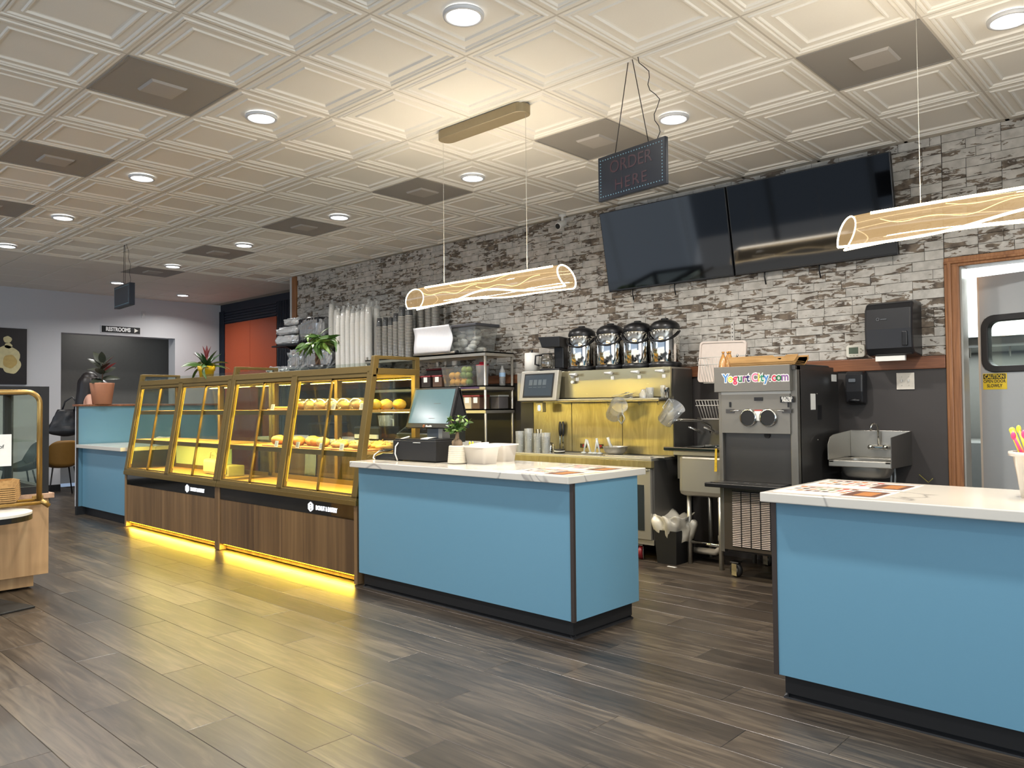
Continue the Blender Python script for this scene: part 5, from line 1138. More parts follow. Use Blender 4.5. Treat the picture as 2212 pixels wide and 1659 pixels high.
# white back counter with walnut front
t = thing('back_counter', 'long white-topped back counter with walnut front seen through the pastry cases', 'counter', (-3.85, 2.2, 0))
MB().box(-1.75, 1.45, -.29, .26, .865, .90).build('worktop', mat('back_counter_white', (214, 212, 206), .35), t, bevel=.002)
bl_ = [-1.72, -1.2, -.68, -.16, .36, .88, 1.42]
for i in range(6): MB().box(bl_[i]+.002, bl_[i+1]-.002, -.27, -.25, .1, .862).build('door', WALNUT, t, bevel=.002)
MB().box(-1.72, 1.42, -.25, .25, .0, .86).build('carcass', BLACKM, t)
p = aty(672, 1000, 1.92)
t = thing('dish_towel', 'grey dish towel hanging on the walnut back counter front', 'towel', (p.x, 1.905, .80)); MB().grid(8, 10, lambda u, v: (-.10+.2*u+.01*math.sin(v*4), .012*math.sin(u*9), -.30*v)).build('cloth', mat('towel_grey', (150, 150, 138), .9), t, solid=.004)
MB().cyl((-.12, .01, .005), (.12, .01, .005), .006, n=8).build('hook_bar', STEEL, t)
# appliances on it
zc_ = .90
t = thing('toaster', 'black countertop toaster on the back counter behind the pastries', 'toaster', (-4.42, 2.1, zc_)); MB().box(-.2, .2, -.13, .13, .015, .17).build('housing', BLACKP, t, bevel=.02); MB().box(-.12, .12, -.136, -.13, .05, .12).build('front_panel', DK, t); MB().cyl((.15, -.13, .09), (.15, -.15, .09), .014, n=12).build('knob', CHROME, t)
t = thing('counter_machine', 'low black and white machine on the back counter beside the toaster', 'machine', (-3.55, 2.1, zc_)); MB().box(-.22, .22, -.13, .14, .0, .14).build('housing', BLACKP, t, bevel=.02); MB().box(-.17, .2, -.15, -.13, .02, .06).build('paper_tray', WHITEP, t)
t = thing('blender_jug', 'clear blender jug standing on the back counter', 'jug', (-3.70, 2.33, zc_)); MB().lathe([(0, 0), (.05, 0), (.08, .24), (.082, .245)], 20).build('jug_body', CLEAR, t); MB().tube([(.08, 0, .21), (.13, 0, .2), (.13, 0, .08), (.062, 0, .06)], .009, 8).build('handle', CLEAR, t)
t = thing('slope_lid_bin', 'black bin with sloping clear lid at the right end of the back counter', 'bin', (-2.75, 2.1, zc_)); MB().prism([(-.16, 0), (.2, 0), (.2, .26), (.14, .26), (-.16, .08)], -.28, .30, 'x').build('housing', mat('bin_charcoal', (40, 42, 42), .35), t, bevel=.004); MB().add([(-.24, -.145, .095), (.26, -.145, .095), (.26, .12, .255), (-.24, .12, .255)], [(0, 1, 2, 3)]).build('sloping_lid', SMOKE, t, solid=.004)
# bag in left case area on side counter
t = thing('film_bag', 'clear bag of plastic lids on the side counter behind the left pastry case', 'bag', (-6.02, 1.12-.1, .83)); crumple(MB(), -.14, .14, -.09, .09, 0, .09, .02, 44).build('film', FILM, t)
# ============================================================ PASTRIES
CRUST = mat('golden_crust', (206, 140, 66), .45, 0, .25, 18, .3); PALE = mat('pale_dough', (226, 186, 120), .5, 0, .2, 20, .3); SUG = mat('sugar_pastry', (222, 196, 140), .6, 0, .2, 60, .5); YEL = mat('yellow_pastry', (236, 186, 70), .5, 0, .2, 30, .4)
TRAY = woodmat('bread_board', [(180, 120, 84), (206, 148, 108), (220, 168, 128)], (3, 25, 25), .5)
def tray(x, y, z, w_, d, label): return tag(MB().box(-w_/2, w_/2, -d/2, d/2, 0, .012).build('serving_board', TRAY, loc=(x, y, z), bevel=.004), label, 'tray', 'pink-brown boards in the pastry case')
zl, zu = .919, 1.219
nm = ['leftmost', 'second', 'third', 'fourth', 'fifth', 'rightmost']
for i, x in enumerate((-3.02, -2.68, -2.42, -2.12, -1.84)): tray(x, .70, zl, .25, .2, (nm[:4]+['rightmost'])[i]+' pink-brown board on the lower shelf of the near pastry case')
def bun(x, y, z, rx, ry, rz_, m_, label, cat='bread', name='bread_roll', grp=None, s=0, rot=0): 
    o = MB().ball((0, 0, rz_*.9), (rx, ry, rz_), 18, 10, jit=.12, seed=s).build(name, m_, loc=(x, y, z), rot=(0, 0, rot)); return tag(o, label, cat, grp)
bun(-3.02, .69, zl+.012, .085, .06, .042, CRUST, 'single oval golden bun left of the other bread on the lower shelf', s=1)
bun(-2.72, .69, zl+.012, .06, .055, .04, CRUST, 'round golden bun behind the price card, centre of the lower shelf', s=2); bun(-2.60, .74, zl+.012, .06, .055, .042, PALE, 'pale round bun right of the golden one on the lower shelf', s=3)
bun(-2.48, .70, zl+.012, .055, .05, .04, CRUST, 'golden bun at the left of the third board', s=4); bun(-2.37, .69, zl+.012, .06, .05, .04, PALE, 'split pale bun at the right of the third board', s=5)
def topped(x, y, z, label, m_=SUG, s=0, n=70, R_=.085):
    t = thing('topped_bread', label, 'bread', (x, y, z), random.uniform(0, 3)); MB().ball((0, 0, .025), (R_, R_*.8, .032), 18, 8, jit=.2, seed=s).build('bread', PALE, t); q = MB()
    for i in range(n):
        a = random.uniform(0, 2*PI); rr = R_*.85*math.sqrt(random.random()); p = Vector((rr*math.cos(a), rr*.8*math.sin(a), .045+.02*random.random()*(1-rr/R_))); d = Vector((random.uniform(-1, 1), random.uniform(-1, 1), random.uniform(-.2, .8))).normalized()*.016
        q.tube([p-d, p+d], .0022, 4)
    q.build('shredded_topping', m_, t)['kind'] = 'stuff'
topped(-2.16, .70, zl+.012, 'shred-topped bread on the fourth board of the lower shelf', s=1); topped(-2.06, .80, zl, 'shred-topped bread behind the fourth board of the lower shelf', s=5)
topped(-1.88, .69, zl+.012, 'shred-topped bread on the rightmost board of the lower shelf', s=2); topped(-1.76, .82, zl, 'shred-topped bread at the right end of the lower shelf', s=3); topped(-1.92, .90, zl, 'shred-topped bread at the back right of the lower shelf', s=4)
def card(x, y, z, label): 
    t = thing('price_card', label, 'price card', (x, y, z), 0, 'small white price cards'); MB().box(-.026, .026, -.001, .001, 0, .05).build('card', PAPER, t, rot=(-.25, 0, 0)); q = MB()
    for k in range(3): q.box(-.018, .012, -.0018, -.001, .012+k*.012, .016+k*.012)
    q.build('card_print', mat('card_ink', (150, 146, 136), .6), t, rot=(-.25, 0, 0))['kind'] = 'stuff'
for i, x in enumerate((-2.90, -2.58, -2.25, -1.98)): card(x, .588, zl, nm[i]+' white price card on the lower shelf of the near pastry case')
for i, x in enumerate((-3.05, -2.78, -2.16, -1.80)): card(x, .640, zu, nm[i]+' white price card on the upper shelf of the near pastry case')
DOME = glass('clamshell_clear', (248, 250, 246), .3, (235, 235, 225), .08)
for i, x in enumerate((-2.72, -2.56, -2.42, -2.26, -2.10, -1.94)):
    t = thing('pastry_clamshell', nm[i]+' clear clamshell box of pastry on the upper shelf of the near case', 'pastry box', (x, .72, zu), 0, 'clear pastry clamshells')
    MB().lathe([(0, 0), (.066, 0), (.072, .03), (.074, .032), (.07, .06), (.055, .085), (0, .092)], 20).build('shell', DOME, t)
    MB().ball((0, 0, .036), (.056, .055, .033), 16, 8, jit=.25, seed=i*2).build('pastry', [CRUST, YEL, CRUST, PALE, YEL, CRUST][i], t); MB().lathe([(.07, .030), (.078, .031), (.07, .033)], 20).build('shell_rim', CLEAR, t)
t = thing('long_board', 'wooden board with flat yellow pastry at the left of the upper shelf', 'tray', (-2.95, .72, zu)); MB().box(-.2, .16, -.07, .07, 0, .01).build('board', TRAY, t, bevel=.003); MB().box(-.15, .14, -.05, .05, .01, .028).build('flat_pastry', YEL, t, bevel=.008)
for i, (x, y) in enumerate(((-1.72, .70), (-1.74, .82), (-1.72, .93))):
    bun(x, y, zu, .055, .05, .04, YEL, ['yellow pastry nearest the front at the glass end of the upper shelf', 'middle yellow pastry at the glass end of the upper shelf', 'rearmost yellow pastry at the glass end of the upper shelf'][i], 'pastry', 'yellow_pastry', None, s=i*4+1)
# left case bag items
t = thing('cloth_bag', 'beige folded bag with handles on the floor of the far pastry case', 'bag', (-4.42, .80, .60)); MB().box(-.14, .14, -.05, .05, 0, .15).build('bag_body', mat('bag_beige', (196, 186, 140), .7), t, bevel=.03); MB().tube([(-.08, 0, .14), (-.06, 0, .21), (.0, 0, .225), (.05, 0, .2), (.07, 0, .14)], .006, 8).build('handle', mat('bag_beige', (196, 186, 140), .7), t)
t = thing('wrapped_box', 'cream box wrapped in film beside the beige bag in the far pastry case', 'box', (-4.12, .82, .60)); MB().box(-.12, .12, -.08, .08, 0, .10).build('box_body', mat('box_cream', (200, 190, 140), .6), t, bevel=.008); MB().box(-.09, .09, -.082, -.08, .02, .08).build('box_window', SMOKE, t)
# ============================================================ PLANTS
def leafmesh(L_, W_, bend, m_, fold=.25, n=8, tip=1.0, twist=0):
    """leaf growing along +x from the origin, drooping by bend"""
    vs = []; fs = []
    x = 0; z = 0; ang = 0
    for i in range(n+1):
        t_ = i/n; w_ = W_/2*math.sin(PI*min(1, (t_*.96+.04)**.75))**(.8*tip); 
        if i == n: w_ = .0008
        for s_ in (-1, 0, 1): vs.append((x, s_*w_, z+abs(s_)*w_*fold))
        ang = -bend*t_; x += L_/n*math.cos(ang); z += L_/n*math.sin(ang)
    for i in range(n):
        for j in (0, 1): a = i*3+j; fs.append((a, a+3, a+4, a+1))
    me = bpy.data.meshes.new('leaf'); me.from_pydata(vs, [], fs); me.materials.append(m_)
    me.polygons.foreach_set('use_smooth', [True]*len(fs)); return me
def leaf(me, parent, loc, az, el, roll=0, s=1, name='leaf'):
    o = bpy.data.objects.new(name, me); COL.objects.link(o); o.parent = parent
    o.matrix_local = Matrix.Translation(loc)@Matrix.Rotation(az, 4, 'Z')@Matrix.Rotation(-el, 4, 'Y')@Matrix.Rotation(roll or ((len(parent.children)*37 % 11)/11-.5)*1.7, 4, 'X')@Matrix.Scale(s, 4); return o
GR = mat('leaf_green', (66, 96, 42), .35, 0, .3, 12); GR2 = mat('leaf_deep_green', (40, 64, 36), .35, 0, .3, 12); GRL = mat('leaf_light_green', (110, 140, 56), .4, 0, .3, 12); RB = mat('leaf_rubber_dark', (58, 62, 52), .28, 0, .35, 10); RR = mat('leaf_rubber_red', (112, 44, 44), .35, 0, .2, 10); SOIL = mat('soil', (44, 34, 26), .95)
# bromeliad
t = thing('bromeliad', 'green bromeliad with red bracts in a yellow pot on the far pastry case', 'plant', (-4.36, .70, 1.513))
YP = mat('pot_yellow', (232, 190, 36), .4)
MB().lathe([(0, 0), (.058, 0), (.07, .085), (.078, .087), (.083, .13), (.076, .13), (.07, .10), (0, .10)], 28).build('pot', YP, t); MB().lathe([(0, .112), (.074, .112)], 20).build('soil', SOIL, t)
m1, m2, m3 = leafmesh(.23, .048, 1.0, GR), leafmesh(.20, .044, .45, GR2), leafmesh(.14, .032, .1, RR)
for i in range(12): leaf(m1, t, (.01*math.cos(i*2.1), .01*math.sin(i*2.1), .115), i*2*PI/12+.2, random.uniform(.25, .6), 0, random.uniform(.85, 1.15))
for i in range(10): leaf(m2, t, (0, 0, .12), i*2*PI/10+.5, random.uniform(.75, 1.15), 0, random.uniform(.85, 1.1))
for i, (az, el) in enumerate(((0, 1.5), (.8, 1.3), (2.6, 1.25), (4.2, 1.35))): leaf(m3, t, (0, 0, .19), az, el, 0, 1, 'bract')
for az, el in ((3.6, -.6), (5.6, -.5)): leaf(m1, t, (.07*math.cos(az), .07*math.sin(az), .12), az, el, 0, .8)
MB().tube([(0, 0, .11), (.003, 0, .22)], .006, 6).build('stem', RR, t)
# rubber plant on the partition cap
t = thing('rubber_plant', 'variegated rubber plant with dark leaves in a terracotta pot on the partition', 'plant', (-7.15, .735, 1.30))
TC = mat('pot_terracotta', (170, 116, 88), .7)
MB().lathe([(0, 0), (.105, 0), (.135, .24), (.135, .255), (.125, .255), (.122, .235), (0, .235)], 28).build('pot', TC, t); MB().lathe([(0, .237), (.12, .237)], 20).build('soil', SOIL, t)
MB().tube([(0, 0, .23), (.01, 0, .36), (-.01, .01, .50)], .007, 6).build('stem', mat('stem_brown', (78, 58, 44), .7), t)
mr, mrr = leafmesh(.20, .105, .35, RB, .12), leafmesh(.17, .05, .15, RR, .3)
for z, az, el, s_ in ((.30, 4.4, .2, 1), (.31, .9, .1, 1.05), (.34, 2.7, .35, .95), (.36, 5.6, .5, 1), (.38, 1.6, .5, .9), (.40, 3.7, .25, 1.1), (.42, .2, .6, .9), (.43, 4.8, .7, 1), (.46, 2.4, .6, .9), (.47, 1.0, .9, .9), (.49, 3.9, 1.0, .95), (.50, 5.9, 1.1, .8), (.28, 1.9, -.35, .9), (.29, 5.2, -.1, .9)): leaf(mr, t, (0, 0, z), az, el, 0, s_)
for z, az, el in ((.46, 1.3, .9), (.40, 1.1, .7)): leaf(mrr, t, (0, .02, z), az, el)
# money tree
t = thing('money_tree', 'braided money tree with drooping green leaves in a black pot on the near case', 'plant', (-2.58, .78, 1.513))
MB().lathe([(0, 0), (.06, 0), (.075, .07), (.07, .07), (.062, .06), (0, .06)], 24).build('pot', BLACKP, t); MB().lathe([(.062, .005), (.068, .005), (.072, .022), (.066, .022)], 24).build('gold_band', mat('gold_band', (200, 160, 50), .3, .8), t); MB().lathe([(0, .062), (.062, .062)], 16).build('soil', SOIL, t)
BK = mat('trunk_brown', (98, 74, 54), .8, 0, .2, 40, .5)
for k in range(3): MB().tube([(.014*math.cos(k*2.09+j*.7), .014*math.sin(k*2.09+j*.7), .06+j*.017) for j in range(10)], .009, 6).build('trunk', BK, t)
ml, ml2 = leafmesh(.145, .034, .8, GR, .2), leafmesh(.135, .031, .6, GRL, .2)
for k in range(12):
    az = k*2.4; el = random.uniform(.2, 1.2); Lb = random.uniform(.06, .14); b = Vector((0, 0, .22)); e = b+Vector((math.cos(az)*math.cos(el), math.sin(az)*math.cos(el), math.sin(el)))*Lb
    MB().tube([b, (b+e)/2+Vector((0, 0, .01)), e], .0022, 5).build('stalk', GR, t)
    for j in range(6): leaf(ml if (j+k) % 3 else ml2, t, e, az+j*2*PI/6, random.uniform(-.7, .25), 0, random.uniform(.8, 1.15))
leaf(ml, t, (.05, .03, .26), .6, .55, 0, 1.15); leaf(ml, t, (.05, .0, .25), .1, .3, 0, 1.3); leaf(ml, t, (0, 0, .28), .5, 1.0, 0, 1.1)
# ============================================================ CHECKOUT COUNTER THINGS
ZC = .867
t = thing('pos_terminal', 'black dual-sided point of sale monitor on a silver stand at the checkout', 'monitor', (-1.20, .83, ZC+.152))
sw, sh = .208, .125
TI = Matrix.Translation((0, -.03, .215))@Matrix.Rotation(math.radians(-17), 4, 'X')
# screen leans back: top edge away from the customer
MB().box(-sw-.018, sw+.018, -.008, .012, -sh-.026, sh+.014, M=TI).build('front_housing', BLACKP, t, bevel=.003)
MB().box(-sw, sw, -.0095, -.0078, -sh+.006, sh, M=TI).build('front_screen', mat('screen_blue_grey', (70, 92, 98), .15, emit=(120, 152, 158), estr=.2), t)
MB().box(.02, .09, -.0102, -.0094, .02, .023, M=TI).box(.0, .06, -.0102, -.0094, -.085, -.082, M=TI).build('screen_text_lines', mat('screen_ink', (50, 60, 60), .4), t)['kind'] = 'stuff'
q = MB(); framepoly(q, [(a-.035, b-.139) for a, b in rrect(-.008, .008, -.009, .009, .003, 2)], [(a-.035, b-.139) for a, b in rrect(-.005, .005, -.006, .006, .002, 2)], -.0098, -.0088)
q.v = [tuple(TI@Vector(v)) for v in q.v]; q.build('maker_emblem', mat('emblem_orange', (200, 120, 60), .4), t)
tx = text('maker_lettering', 'MenuSifu', .017, PAPER, t, (0, 0, 0), sx=1, bold=.0003); tx.matrix_local = TI@Matrix.Translation((.018, -.0092, -.139))@Matrix.Rotation(PI/2, 4, 'X')
TB = Matrix.Translation((0, .06, .215))@Matrix.Rotation(math.radians(17), 4, 'X'); MB().box(-sw-.018, sw+.018, -.012, .008, -sh-.026, sh+.014, M=TB).build('rear_housing', BLACKP, t, bevel=.003)
q = MB().add([tuple(TI@Vector((s_*(sw+.0185), .012, z))) for s_ in (1,) for z in (-sh-.02, sh+.01)]+[tuple(TB@Vector((sw+.0185, -.012, z))) for z in (sh+.01, -sh-.02)], [(0, 1, 2, 3)])
q.build('side_web', mat('pos_side_black', (26, 26, 28), .3), t, solid=.003); MB().box(-.1, .1, -.01, .05, .045, .075).build('hinge_block', BLACKP, t, bevel=.01)
MB().box(-.07, .05, -.02, .05, .0, .07).build('stand_neck', mat('stand_blue_grey', (90, 98, 110), .4, .4), t, bevel=.004); MB().box(.05, .09, -.02, .05, 0, .07).build('stand_side', mat('stand_silver', (170, 168, 164), .35, .5), t)
t = thing('cash_drawer', 'black cash drawer box supporting the point of sale monitor', 'cash drawer', (-1.195, .755, ZC), .06)
MB().box(-.212, .205, -.13, .13, .008, .142).build('drawer_body', BLACKM, t, bevel=.004); MB().box(-.2, .193, -.12, .12, .142, .152).build('top_plate', BLACKP, t, bevel=.002)
MB().grid(6, 10, lambda u, v: (-.01+.07*u+.05*v, -.134+.11*v, .128+.034*math.sin(PI*.55*v))).build('receipt', PAPER, t, solid=.001)
MB().tube([(-.12, -.06, .165), (-.15, -.11, .15), (-.168, -.145, .10), (-.168, -.15, .05), (-.15, -.145, .004)], .0045, 8).build('white_cable', WHITEP, t)
t = thing('card_terminal', 'black card terminal with coiled cords beside the cash drawer', 'card terminal', (-1.50, .66, ZC), .12)
MB().prism([(-.11, .0), (.10, .0), (.10, .055), (-.03, .050), (-.10, .030)], -.045, .045, 'y').build('housing', BLACKP, t, bevel=.012, seg=3); 
for k in range(3): MB().tube([(-.06+.05*math.cos(a)+.02*k, .02+.035*math.sin(a), .062+.006*k+.004*math.sin(a*2)) for a in [2*PI*j/16 for j in range(16)]], .0032, 6, closed=True).build('coiled_cord', BLACKM, t)
MB().tube([(-.05, .03, .06), (-.12, .02, .055), (-.14, -.01, .03), (-.12, -.04, .008), (-.09, -.055, .006)], .0045, 8).build('white_cable', WHITEP, t)
# bonsai
t = thing('ficus_bonsai', 'small ficus bonsai in a ribbed cream pot between the cash drawer and the tubs', 'plant', (-.835, .69, ZC))
RIB = mat('pot_ribbed_cream', (196, 188, 170), .6)
pr = [(0, 0), (.045, 0), (.058, .004)]
for i in range(9): z = .006+i*.012; r = .060-.001*i; pr += [(r, z), (r+.0022, z+.004), (r, z+.009)]
pr += [(.048, .118), (.046, .112), (0, .108)]
MB().lathe(pr, 32).build('pot', RIB, t)
BK2 = mat('bonsai_bark', (124, 104, 82), .7, 0, .2, 30, .4)
MB().ball((-.014, .0, .128), (.026, .024, .032), 14, 10, jit=.2, seed=3).ball((.018, .0, .128), (.026, .024, .032), 14, 10, jit=.2, seed=8).tube([(0, 0, .13), (.004, 0, .18), (.01, 0, .22)], [.02, .012, .007], 10).build('swollen_trunk', BK2, t)
q = MB(); random.seed(5)
lv = []
for k in range(11):
    az = random.uniform(0, 2*PI); el = random.uniform(.1, 1.4); Lb = random.uniform(.04, .11); b = Vector((.008, 0, .20)); e = b+Vector((math.cos(az)*math.cos(el)*1.05, math.sin(az)*math.cos(el), math.sin(el)))*Lb; q.tube([b, e], .0018, 5); lv.append((e, az, el)); lv.append(((b+e)/2, az, el))
q.build('branches', BK2, t)['kind'] = 'stuff'; mb_ = leafmesh(.042, .022, .3, GR, .15, 5); mb2 = leafmesh(.040, .020, .3, GRL, .15, 5)
for e, az, el in lv:
    for j in range(7): leaf(mb2 if j % 4 == 0 else mb_, t, e, az+j*.95, random.uniform(-.5, .9), 0, random.uniform(.8, 1.1))
# napkin tubs
TUBW = glass('tub_white', (236, 234, 230), .12, (232, 226, 218), .75)
def tub(x, y, rz, label, tilt, h=.115):
    t = thing('napkin_tub', label, 'tub', (x, y, ZC), rz, 'white plastic tubs on the checkout counter')
    o_, i_ = rrect(-.085, .085, -.06, .06, .02, 4), rrect(-.10, .10, -.075, .075, .02, 4); n = len(o_)
    vs = [(a, b, 0) for a, b in o_]+[(a, b, h) for a, b in i_]+[(a*1.08, b*1.1, h) for a, b in i_]+[(a*1.08, b*1.1, h-.008) for a, b in i_]
    fs = [list(range(n))[::-1]]+[(k*n+i, k*n+(i+1) % n, (k+1)*n+(i+1) % n, (k+1)*n+i) for k in range(3) for i in range(n)]
    MB().add(vs, fs, 0, True).build('tub_body', TUBW, t); MB().box(-.07, .07, -.05, .05, .004, h*.8).build('napkin_stack', PAPER, t, bevel=.004)
    if tilt: MB().box(-.055, .045, -.04, .045, h-.015, h+.018, M=Matrix.Rotation(-.15, 4, 'Y')).build('napkin_pack', mat('napkin_pinkish', (236, 222, 216), .7), t, bevel=.003)
tub(-.70, .78, 0, 'left white plastic tub holding tilted napkins beside the bonsai', True); tub(-.765, 1.02, .1, 'right white plastic tub of cups behind the napkin tub', False)
t = thing('yellow_clip', 'small yellow rabbit-ear clip behind the bonsai', 'clip', (-.95, .93, ZC)); MB().box(-.06, .06, -.02, .02, 0, .09).build('clip_base', mat('clip_black', (20, 20, 22), .5), t)
for s_ in (-1, 1): MB().ball((s_*.014, -.0, .11), (.009, .007, .022), 10, 8).build('ear', mat('clip_yellow', (226, 222, 60), .4), t)
# menus
INK = [mat('menu_dark', (60, 50, 48), .4), mat('menu_red', (150, 58, 44), .4), mat('menu_orange', (150, 98, 52), .4), mat('menu_green', (96, 106, 70), .4), mat('menu_brown', (84, 56, 44), .4), mat('menu_pink', (200, 150, 140), .4)]
def menu(x, y, rz, label, seed, w2=.21, h2=.14):
    t = thing('menu_sheet', label, 'menu', (x, y, ZC), rz, 'laminated picture menus on the counters'); random.seed(seed)
    MB().box(-w2, w2, -h2, h2, .0, .0012).build('sheet', mat('menu_paper', (232, 224, 216), .18), t)
    q = MB()
    for r_ in range(3):
        for c_ in range(7):
            x0 = -w2+.02+c_*.036; y0 = h2-.055-r_*.065; q.box(x0+random.uniform(0, .004), x0+.028, y0, y0+.03+random.uniform(-.006, .006), .0012, .0016, random.randrange(6)); q.box(x0, x0+.026, y0-.014, y0-.009, .0012, .0015, 0)
    q.box(w2-.15, w2-.015, -h2+.02, h2-.06, .0012, .0016, 4); q.box(w2-.11, w2-.04, -h2+.05, h2-.09, .0016, .0019, 2); q.box(-w2+.01, w2-.01, h2-.016, h2-.01, .0012, .0016, 1)
    q.build('menu_print', INK, t)['kind'] = 'stuff'
menu(.045, .58, -.02, 'front picture menu lying on the checkout counter near its right end', 1); menu(.07, .90, .02, 'rear picture menu lying on the checkout counter near its right end', 2)
menu(1.64, .55, .0, 'front picture menu on the counter before the kitchen door', 3); menu(1.64, .88, .0, 'rear picture menu on the counter before the kitchen door', 4)
# spoon tub at right edge
t = thing('spoon_tub', 'white tub of pink and yellow spoons at the right edge of the counter', 'tub', (2.335, .79, ZC))
MB().lathe([(0, 0), (.075, 0), (.10, .16), (.115, .162), (.115, .178), (.10, .178)], 28).build('tub_body', TUBW, t); MB().lathe([(0, .006), (.066, .006), (.084, .13), (0, .13)], 24).build('dark_contents', mat('tub_grey', (110, 104, 96), .6), t)
PK = mat('spoon_pink', (236, 80, 130), .35); YL2 = mat('spoon_yellow', (232, 216, 60), .35)
for i in range(16):
    a = i*2.4; r0 = .02+.045*((i*7) % 5)/5; tip = Vector((math.cos(a)*(r0+.045), math.sin(a)*(r0+.045), .24+.03*((i*3) % 4)/4)); MB().tube([(math.cos(a)*r0, math.sin(a)*r0, .13), tip], [.006, .005], 6).ball(tip, (.009, .006, .016), 8, 6).build('spoon', YL2 if i in (2, 9) else PK, t)
MB().tube([(-.05, -.03, .12), (-.095, -.03, .26)], [.008, .010], 8).ball((-.095, -.03, .26), (.011, .009, .012), 8, 6).build('spoon', YL2, t)
# ============================================================ FAR LEFT: ISLAND, TRAY RACK, TABLE, CHAIRS
OAK = woodmat('light_oak_laminate', [(140, 108, 74), (176, 142, 102), (200, 170, 128)], (14, 14, .7), .5, False, .6)
IX, IY = -3.233, -.98
t = thing('island_cabinet', 'light oak island cabinet at the far left under the black glass case', 'cabinet', (IX-.45, IY-.6, 0))
MB().box(-.45, .45, -.6, .6, .10, .625).build('body', OAK, t, bevel=.002); MB().box(-.43, .37, -.53, .53, .012, .10).build('plinth', OAK, t)
MB().box(-.48, .47, -.63, .63, .625, .66).build('top', woodmat('oak_top_pinkish', [(150, 116, 92), (184, 148, 120), (200, 168, 140)], (2, 20, 20), .5), t, bevel=.003)
t = thing('glass_display_box', 'black framed glass display box standing on the oak island', 'display case', (IX-.45, IY-.6, .66)); q = MB()
for x in (-.425, .425):
    for y in (-.57, .57): q = MB().box(x-.025, x+.025, y-.03, y+.03, 0, .745).build('post', BLACKM, t, bevel=.002)
for z0, z1_ in ((0, .05), (.695, .745)):
    for y in (-.57, .57): MB().box(-.4, .4, y-.03, y+.03, z0, z1_).build('rail', BLACKM, t)
    for x in (-.425, .425): MB().box(x-.025, x+.025, -.54, .54, z0, z1_).build('rail', BLACKM, t)
for x in (-.42, .42): MB().box(x-.002, x+.002, -.54, .54, .05, .695).build('side_pane', PANE, t)
for y in (-.565, .565): MB().box(-.4, .4, y-.002, y+.002, .05, .695).build('end_pane', PANE, t)
for y in (.34, .16): MB().box(-.44, -.40, y-.02, y+.02, .05, .695).build('door_stile', BLACKM, t)
MB().box(-.39, .39, -.53, .53, .36, .368).build('glass_shelf', PANE, t)
t = thing('tray_rail_rack', 'brass tube rack fixed to the side of the oak island holding kraft trays', 'rack', (IX+.25, -1.11, 0)); GB = mat('brass_tube', (172, 140, 82), .32, .75, .05)
pts = [(0, 0, .64), (0, 0, 1.28)]+[(0, -.075*(1-math.cos(a)), 1.285+.075*math.sin(a)) for a in [PI/2*i/8 for i in range(9)]]+[(0, -.9, 1.36), ]
MB().tube(pts, .0165, 14).build('hoop_tube', GB, t)
MB().tube([(.03, .0, .625), (.03, -.9, .625)], .012, 10).build('shelf_rod', GB, t); MB().tube([(-.20, .04, .625), (-.20, -.9, .625)], .010, 10).build('shelf_rod', GB, t)
MB().tube([(.03, .04, .625), (-.22, .04, .625)], .011, 10).build('cross_rod', GB, t); MB().box(-.25, -.225, .02, .09, .60, .65).build('wall_bracket', GB, t, bevel=.003); MB().cyl((.03, .0, .64), (.03, .05, .6), .016, n=10).build('rod_socket', GB, t)
for z in (1.09, .78): MB().ball((0, .012, z), .006, 8, 6).build('screw', CHROME, t)
for i in range(8):
    z = .637+i*.0135; prof = [(-.42, 0), (.0, 0), (.02, .03), (.03, .055), (-.44, .045)]
    q = MB(); q.prism([(a, b) for a, b in prof], .0, .004, 'x'); q.box(0, .17, -.42, .0, 0, .003); q.prism([(a, b) for a, b in prof], .166, .17, 'x'); q.add([(0, .0, 0), (.17, .0, 0), (.17, .03, .055), (0, .03, .055), (0, .004, .0), (.17, .004, 0), (.17, .034, .055), (0, .034, .055)], [(0, 1, 2, 3), (4, 7, 6, 5), (0, 4, 5, 1), (3, 2, 6, 7)])
    tag(q.build('kraft_carrier', KRAFT, loc=(IX+.09+.0022*i, -1.25-.0015*i, z)), (['lowest', 'second', 'third', 'fourth', 'fifth', 'sixth', 'seventh', 'topmost'][i])+' kraft carrier'+(' from the bottom' if 0 < i < 7 else '')+' nested on the brass rack', 'carrier', 'kraft carriers nested on the brass rack')
t = thing('notice_card', 'white printed notice card on the brass rack at the left picture edge', 'notice', (IX+.27, -1.50, .98), PI/2)
MB().box(-.20, .222, -.001, .001, -.10, .105).build('card', PAPER, t); text('card_lettering', 'of', .034, mat('ink_black', (30, 28, 28), .6), t, (.165, -.0018, .025)); text('card_lettering', 'w', .034, mat('ink_black', (30, 28, 28), .6), t, (.125, -.0018, -.03)); text('card_lettering', '-', .034, mat('ink_black', (30, 28, 28), .6), t, (.115, -.0018, .025))
t = thing('round_table', 'small round pedestal table with white top at the left picture edge', 'table', (-2.84, -1.48, 0))
MB().lathe([(0, .585), (.28, .585), (.281, .60), (0, .60)], 48, smooth=False).build('table_top', mat('table_white', (222, 218, 208), .3), t); MB().lathe([(.27, .552), (.281, .552), (.281, .5855), (.27, .5855), (.27, .552)], 48, smooth=False).build('edge_band', BLACKP, t)
MB().cyl((0, 0, .01), (0, 0, .585), .03, n=16).build('pedestal', BLACKM, t); MB().box(-.22, .22, -.22, .22, 0, .012).build('base_plate', BLACKM, t, bevel=.004, rot=(0, 0, .25))
